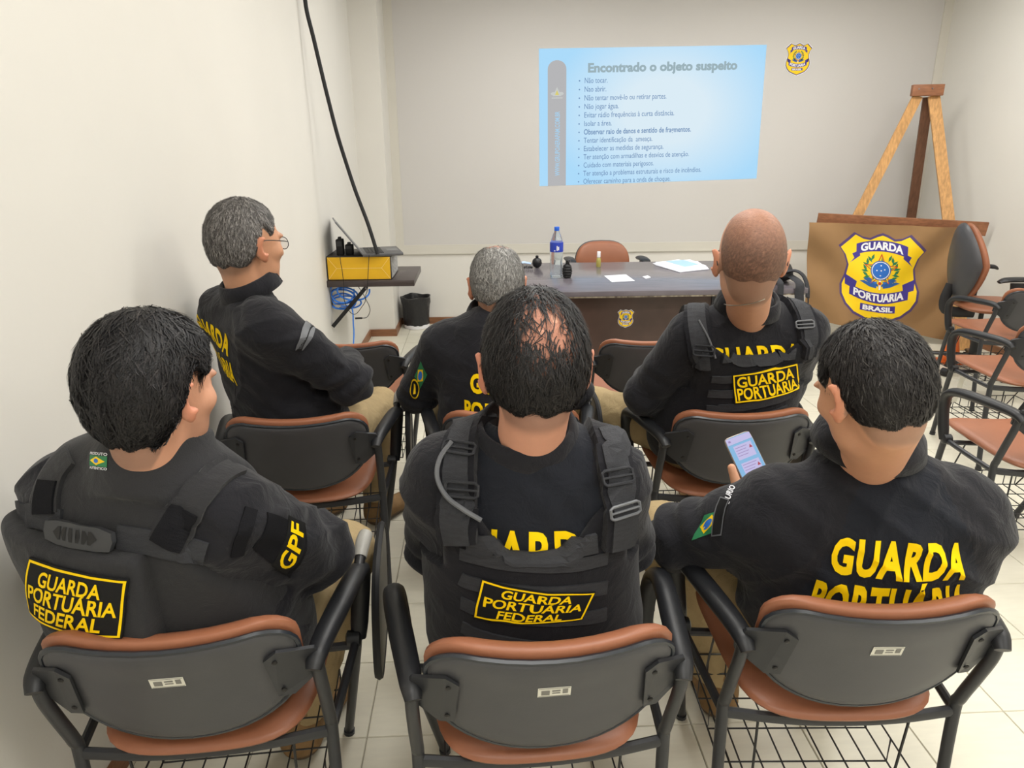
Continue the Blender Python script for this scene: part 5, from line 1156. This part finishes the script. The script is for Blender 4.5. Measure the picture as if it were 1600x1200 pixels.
for k in range(6):
    u = .14+.125*k; bnd = .035*(2.5-k); d.poly([(u+bnd, .2), (u+.045+bnd, .2), (u+.05, .5), (u+.045+bnd, .8), (u+bnd, .8), (u+.005, .5)], 'black', .0206)
d.build('drag_handle', vL, bL)
hp = hits(sLp, (52, 868), (204, 903), (194, 994), (41, 958)); d = Decal(hp, sLp, .12); d.slab([(0, 0), (1, 0), (1, 1), (0, 1)], 'patch_black', .003, .004); d.frame(.012, .02, .988, .98, .022, .034, 'txt_yellow', .0078)
for txt, x0, y0, x1, y1 in (('GUARDA', .17, .12, .79, .36), (PORT, .06, .35, .94, .64), ('FEDERAL', .15, .67, .83, .91)): d.text(txt, x0, y0, x1, y1, 'txt_yellow', .0080, B1)
d.build('name_patch', vL, bL)
d = Decal(hits(sLv, (142, 706), (169, 708), (168, 735), (141, 732)), sLv, .2); d.rect(0, .2, 1, .82, 'green', .0015); d.poly([(.5, .26), (.93, .51), (.5, .76), (.07, .51)], 'yellow', .002); d.poly(arc_poly(12, .13, (.5, .51)), 'blue', .0025)
d.text('PRODUTO', 0, .0, 1, .17, 'white', .0015, .02); d.text('AUTENTICO', 0, .85, 1, 1.0, 'white', .0015, .02); d.build('origin_tag', vL, bL)
d = Decal(hits(L_.plainsd, (418, 800), (478, 824), (452, 902), (396, 858)), L_.shirtsd, .15, L_.plainsd); d.slab([(0, 0), (1, 0), (1, 1), (0, 1)], 'velcro', .001, .003); d.build('velcro_panel', L_.shirt, bL)
d = Decal(hits(L_.plainsd, (428, 880), (451, 812), (473, 822), (447, 893)), L_.shirtsd, .15, L_.plainsd); d.slab([(-.08, -.12), (1.08, -.12), (1.08, 1.12), (-.08, 1.12)], 'patch_black', .004, .002); d.text('GPF', .04, .05, .98, .95, 'txt_yellow', .0066, B1); d.build('sleeve_patch', L_.shirt, bL)
strap('sleeve_seam', hits(L_.shirtsd, (392, 795), (380, 835), (370, 868)), .022, .003, L_.shirtsd, 'velcro', L_.shirt, bL, n=6)
# ---- man with the phone: lettering, flag and arc patches
fR = R_.shirtsd; bR = R_.base
d = Decal(hits(R_.plainsd, (1302, 838), (1508, 848), (1503, 905), (1297, 895)), fR, .08, R_.plainsd); d.text('GUARDA', 0, 0, 1, 1, 'txt_yellow', .0025, B2, .12); d.build('back_lettering', R_.shirt, bR)
d = Decal(hits(R_.plainsd, (1272, 906), (1508, 914), (1500, 972), (1258, 964)), fR, .08, R_.plainsd); d.text(PORT, 0, -.15, 1, 1, 'txt_yellow', .0025, B2, .12); d.build('back_lettering', R_.shirt, bR)
d = Decal(hits(R_.plainsd, (1100, 805), (1130, 795), (1112, 833), (1083, 843)), fR, .3, R_.plainsd); flag_on(d, .002); d.build('flag_patch', R_.shirt, bR)
d = Decal(hits(R_.plainsd, (1126, 776), (1140, 780), (1128, 836), (1112, 838)), fR, .3, R_.plainsd); d.slab([(0, 0), (1, 0), (1, 1), (0, 1)], 'patch_black', .001, .003); d.frame(0, 0, 1, 1, .1, .04, 'buckle', .0045); d.build('arc_patch', R_.shirt, bR)
d = Decal(hits(R_.plainsd, (1131, 786), (1140, 755), (1148, 758), (1139, 789)), fR, .3, R_.plainsd); d.text('OURIO', 0, 0, 1, 1, 'white', .002, B1); d.build('sleeve_lettering', R_.shirt, bR)
# ---- man in glasses by the wall: lettering, arc patch
fA = A_.shirtsd; bA = A_.base
d = Decal(hits(A_.plainsd, (284, 489), (359, 524), (356, 558), (286, 516)), fA, .1, A_.plainsd); d.text('GUARDA', 0, 0, 1, 1, 'txt_yellow', .0025, B2); d.build('back_lettering', A_.shirt, bA)
d = Decal(hits(A_.plainsd, (278, 536), (363, 571), (371, 604), (284, 566)), fA, .1, A_.plainsd); d.text(PORT, 0, -.15, 1, 1, 'txt_yellow', .0025, B2); d.build('back_lettering', A_.shirt, bA)
d = Decal(hits(A_.plainsd, (461, 495), (492, 495), (492, 548), (461, 548)), fA, .1, A_.plainsd); arc = [(1-(1-.0)*math.cos(t), 1-math.sin(t)) for t in np.linspace(.02, 1.45, 10)]; inn = [(1-.62*math.cos(t), 1-.62*math.sin(t)) for t in np.linspace(1.45, .02, 10)]
d.slab(arc+inn, 'patch_black', .002, .002)
for k0, k1 in ((1.0, .95), (.67, .62)): d.poly([(1-k0*math.cos(t), 1-k0*math.sin(t)) for t in np.linspace(.02, 1.45, 10)]+[(1-k1*math.cos(t), 1-k1*math.sin(t)) for t in np.linspace(1.45, .02, 10)], 'buckle', .0046)
V, F_, *_ = text2d('TECNICAS DE ABORDAGEM', .015); V2 = np.array([(1-(.72+.18*v)*math.cos(.08+1.3*u), 1-(.72+.18*v)*math.sin(.08+1.3*u)) for u, v in V]); d.put(V2, F_, 'buckle', .0048); d.build('arc_patch', A_.shirt, bA)
# ---- middle man, second row
fB = B_.shirtsd; bB = B_.base
d = Decal(hits(B_.plainsd, (735, 583), (858, 583), (858, 614), (735, 614)), fB, .1, B_.plainsd); d.text('GUARDA', 0, 0, 1, 1, 'txt_yellow', .0025, B2); d.build('back_lettering', B_.shirt, bB)
d = Decal(hits(B_.plainsd, (726, 625), (862, 627), (862, 655), (726, 653)), fB, .1, B_.plainsd); d.text(PORT, 0, -.15, 1, 1, 'txt_yellow', .0025, B2); d.build('back_lettering', B_.shirt, bB)
d = Decal(hits(B_.plainsd, (658, 564), (668, 585), (656, 608), (648, 588)), fB, .3, B_.plainsd); flag_on(d, .002); d.build('flag_patch', B_.shirt, bB)
d = Decal(hits(B_.plainsd, (641, 590), (656, 590), (656, 624), (641, 624)), fB, .2, B_.plainsd); d.poly(arc_poly(20, .5, (.5, .5)), 'patch_black', .002); d.poly(arc_poly(20, .46, (.5, .5)), 'yellow', .0028); d.poly(arc_poly(20, .38, (.5, .5)), 'patch_black', .0036); d.poly([(.45, .25), (.6, .3), (.52, .5), (.62, .7), (.4, .72), (.48, .5)], 'yellow', .0044); d.build('round_patch', B_.shirt, bB)

# ---- glasses, necklace, phone
def glasses(F, m, lens, label=None):
    H, Rh, k, b = F.H, F.Rh, F.hscale, F.base; T = lambda q: H+Rh@np.array(q)*k-b; mb = MB()
    for s in (-1, 1):
        mb.tube([T((s*.035+.027*math.cos(a), .112-.012*abs(s*.035+.027*math.cos(a))/.06, -.002+.018*math.sin(a))) for a in np.linspace(0, 2*math.pi, 22)], .0012, 6, cap=False)
        mb.tube([T(q) for q in ((s*.063, .098, .004), (s*.078, .06, .010), (s*.0885, -.005, .016), (s*.089, -.028, .006), (s*.087, -.038, -.012))], .0015, 6, smooth=4)
    mb.tube([T(q) for q in ((-.009, .112, .002), (0, .114, .005), (.009, .112, .002))], .0012, 6)
    g = mb.build('glasses', m, F.root)
    for s in (-1, 1):
        MB().add([T((s*.035+.026*math.cos(a), .112-.012*abs(s*.035+.026*math.cos(a))/.06, -.002+.017*math.sin(a))) for a in np.linspace(0, 2*math.pi, 20, endpoint=False)], [list(range(20))]).build('lens', lens, g)
M['lensm'] = mat('lens_clear', (225, 235, 240), .05, alpha=.25); M['lensb'] = mat('lens_blue', (120, 190, 220), .1, alpha=.6)
glasses(A_, 'screw', 'lensm'); glasses(D_, 'blackpl', 'lensb')
M['chain'] = mat('necklace_silver', (190, 185, 175), .3, metal=.8)
nk = lambda p: D_.necksd(p); P = [hit(x, y, lambda p: np.minimum(D_.bodysd(p), D_.shirtsd(p))) for x, y in ((1118, 471), (1128, 474), (1140, 477), (1155, 477), (1170, 475), (1185, 471), (1195, 467))]
MB().tube([p-D_.base for p in P], .0016, 5, smooth=4).build('necklace', 'chain', D_.root)
ph = empty('smartphone', PC); ph.matrix_world = Matrix([[*PM[i], PC[i]] for i in range(3)]+[[0, 0, 0, 1]]); tag(ph, 'smartphone showing a light blue chat screen held in a hand, right of the front row', 'smartphone')
M['case'] = mat('phone_case', (150, 140, 132), .25, metal=.4); M['scr'] = emat('phone_screen', (150, 200, 240), .85)[0]; M['bub'] = emat('chat_bubble', (206, 200, 240), .9)[0]; M['scr_t'] = emat('chat_text', (170, 150, 200), .85)[0]; M['scr_r'] = emat('chat_red', (190, 90, 100), .85)[0]; M['scr_d'] = emat('chat_line', (140, 190, 220), .85)[0]
ol = [(.0365*math.copysign(abs(math.cos(a))**.25, math.cos(a)), .0785*math.copysign(abs(math.sin(a))**.16, math.sin(a))) for a in np.linspace(0, 2*math.pi, 48, endpoint=False)]
MB().pillow(ol, lambda u, v, o: np.array([u, v, o]), .0042, .0042, p=20, rings=(1, .985, .95, .5), cen=(0, 0)).build('phone_body', 'case', ph)
so = MB(); z = .0045
def rr(x0, y0, x1, y1, mi, zz): so.add([(x0, y0, zz), (x1, y0, zz), (x1, y1, zz), (x0, y1, zz)], [(0, 1, 2, 3)], mi)
so.add([(u*.93, v*.965, z) for u, v in ol], [list(range(48))], 0)
rr(-.033, .058, .033, .074, 1, z+.0002); rr(-.022, .015, .026, .052, 1, z+.0002); rr(-.022, -.045, .026, .006, 1, z+.0002); rr(-.02, -.070, .026, -.053, 1, z+.0002)
for k in range(4): rr(-.019, .045-.007*k, .012-.004*(k % 2), .0465-.007*k, 2, z+.0004)
for k in range(6): rr(-.019, .000-.007*k, .018-.005*(k % 3), .0015-.007*k, 2, z+.0004)
for y in (.036, -.012): so.add([(.016, y, z+.0005), (.025, y, z+.0005), (.0205, y+.009, z+.0005)], [(0, 1, 2)], 3)
rr(-.031, .0565, .031, .0575, 4, z+.0004); rr(-.028, .064, -.022, .069, 2, z+.0004)
so.build('phone_screen', ['scr', 'bub', 'scr_t', 'scr_r', 'scr_d'], ph, smooth=False)
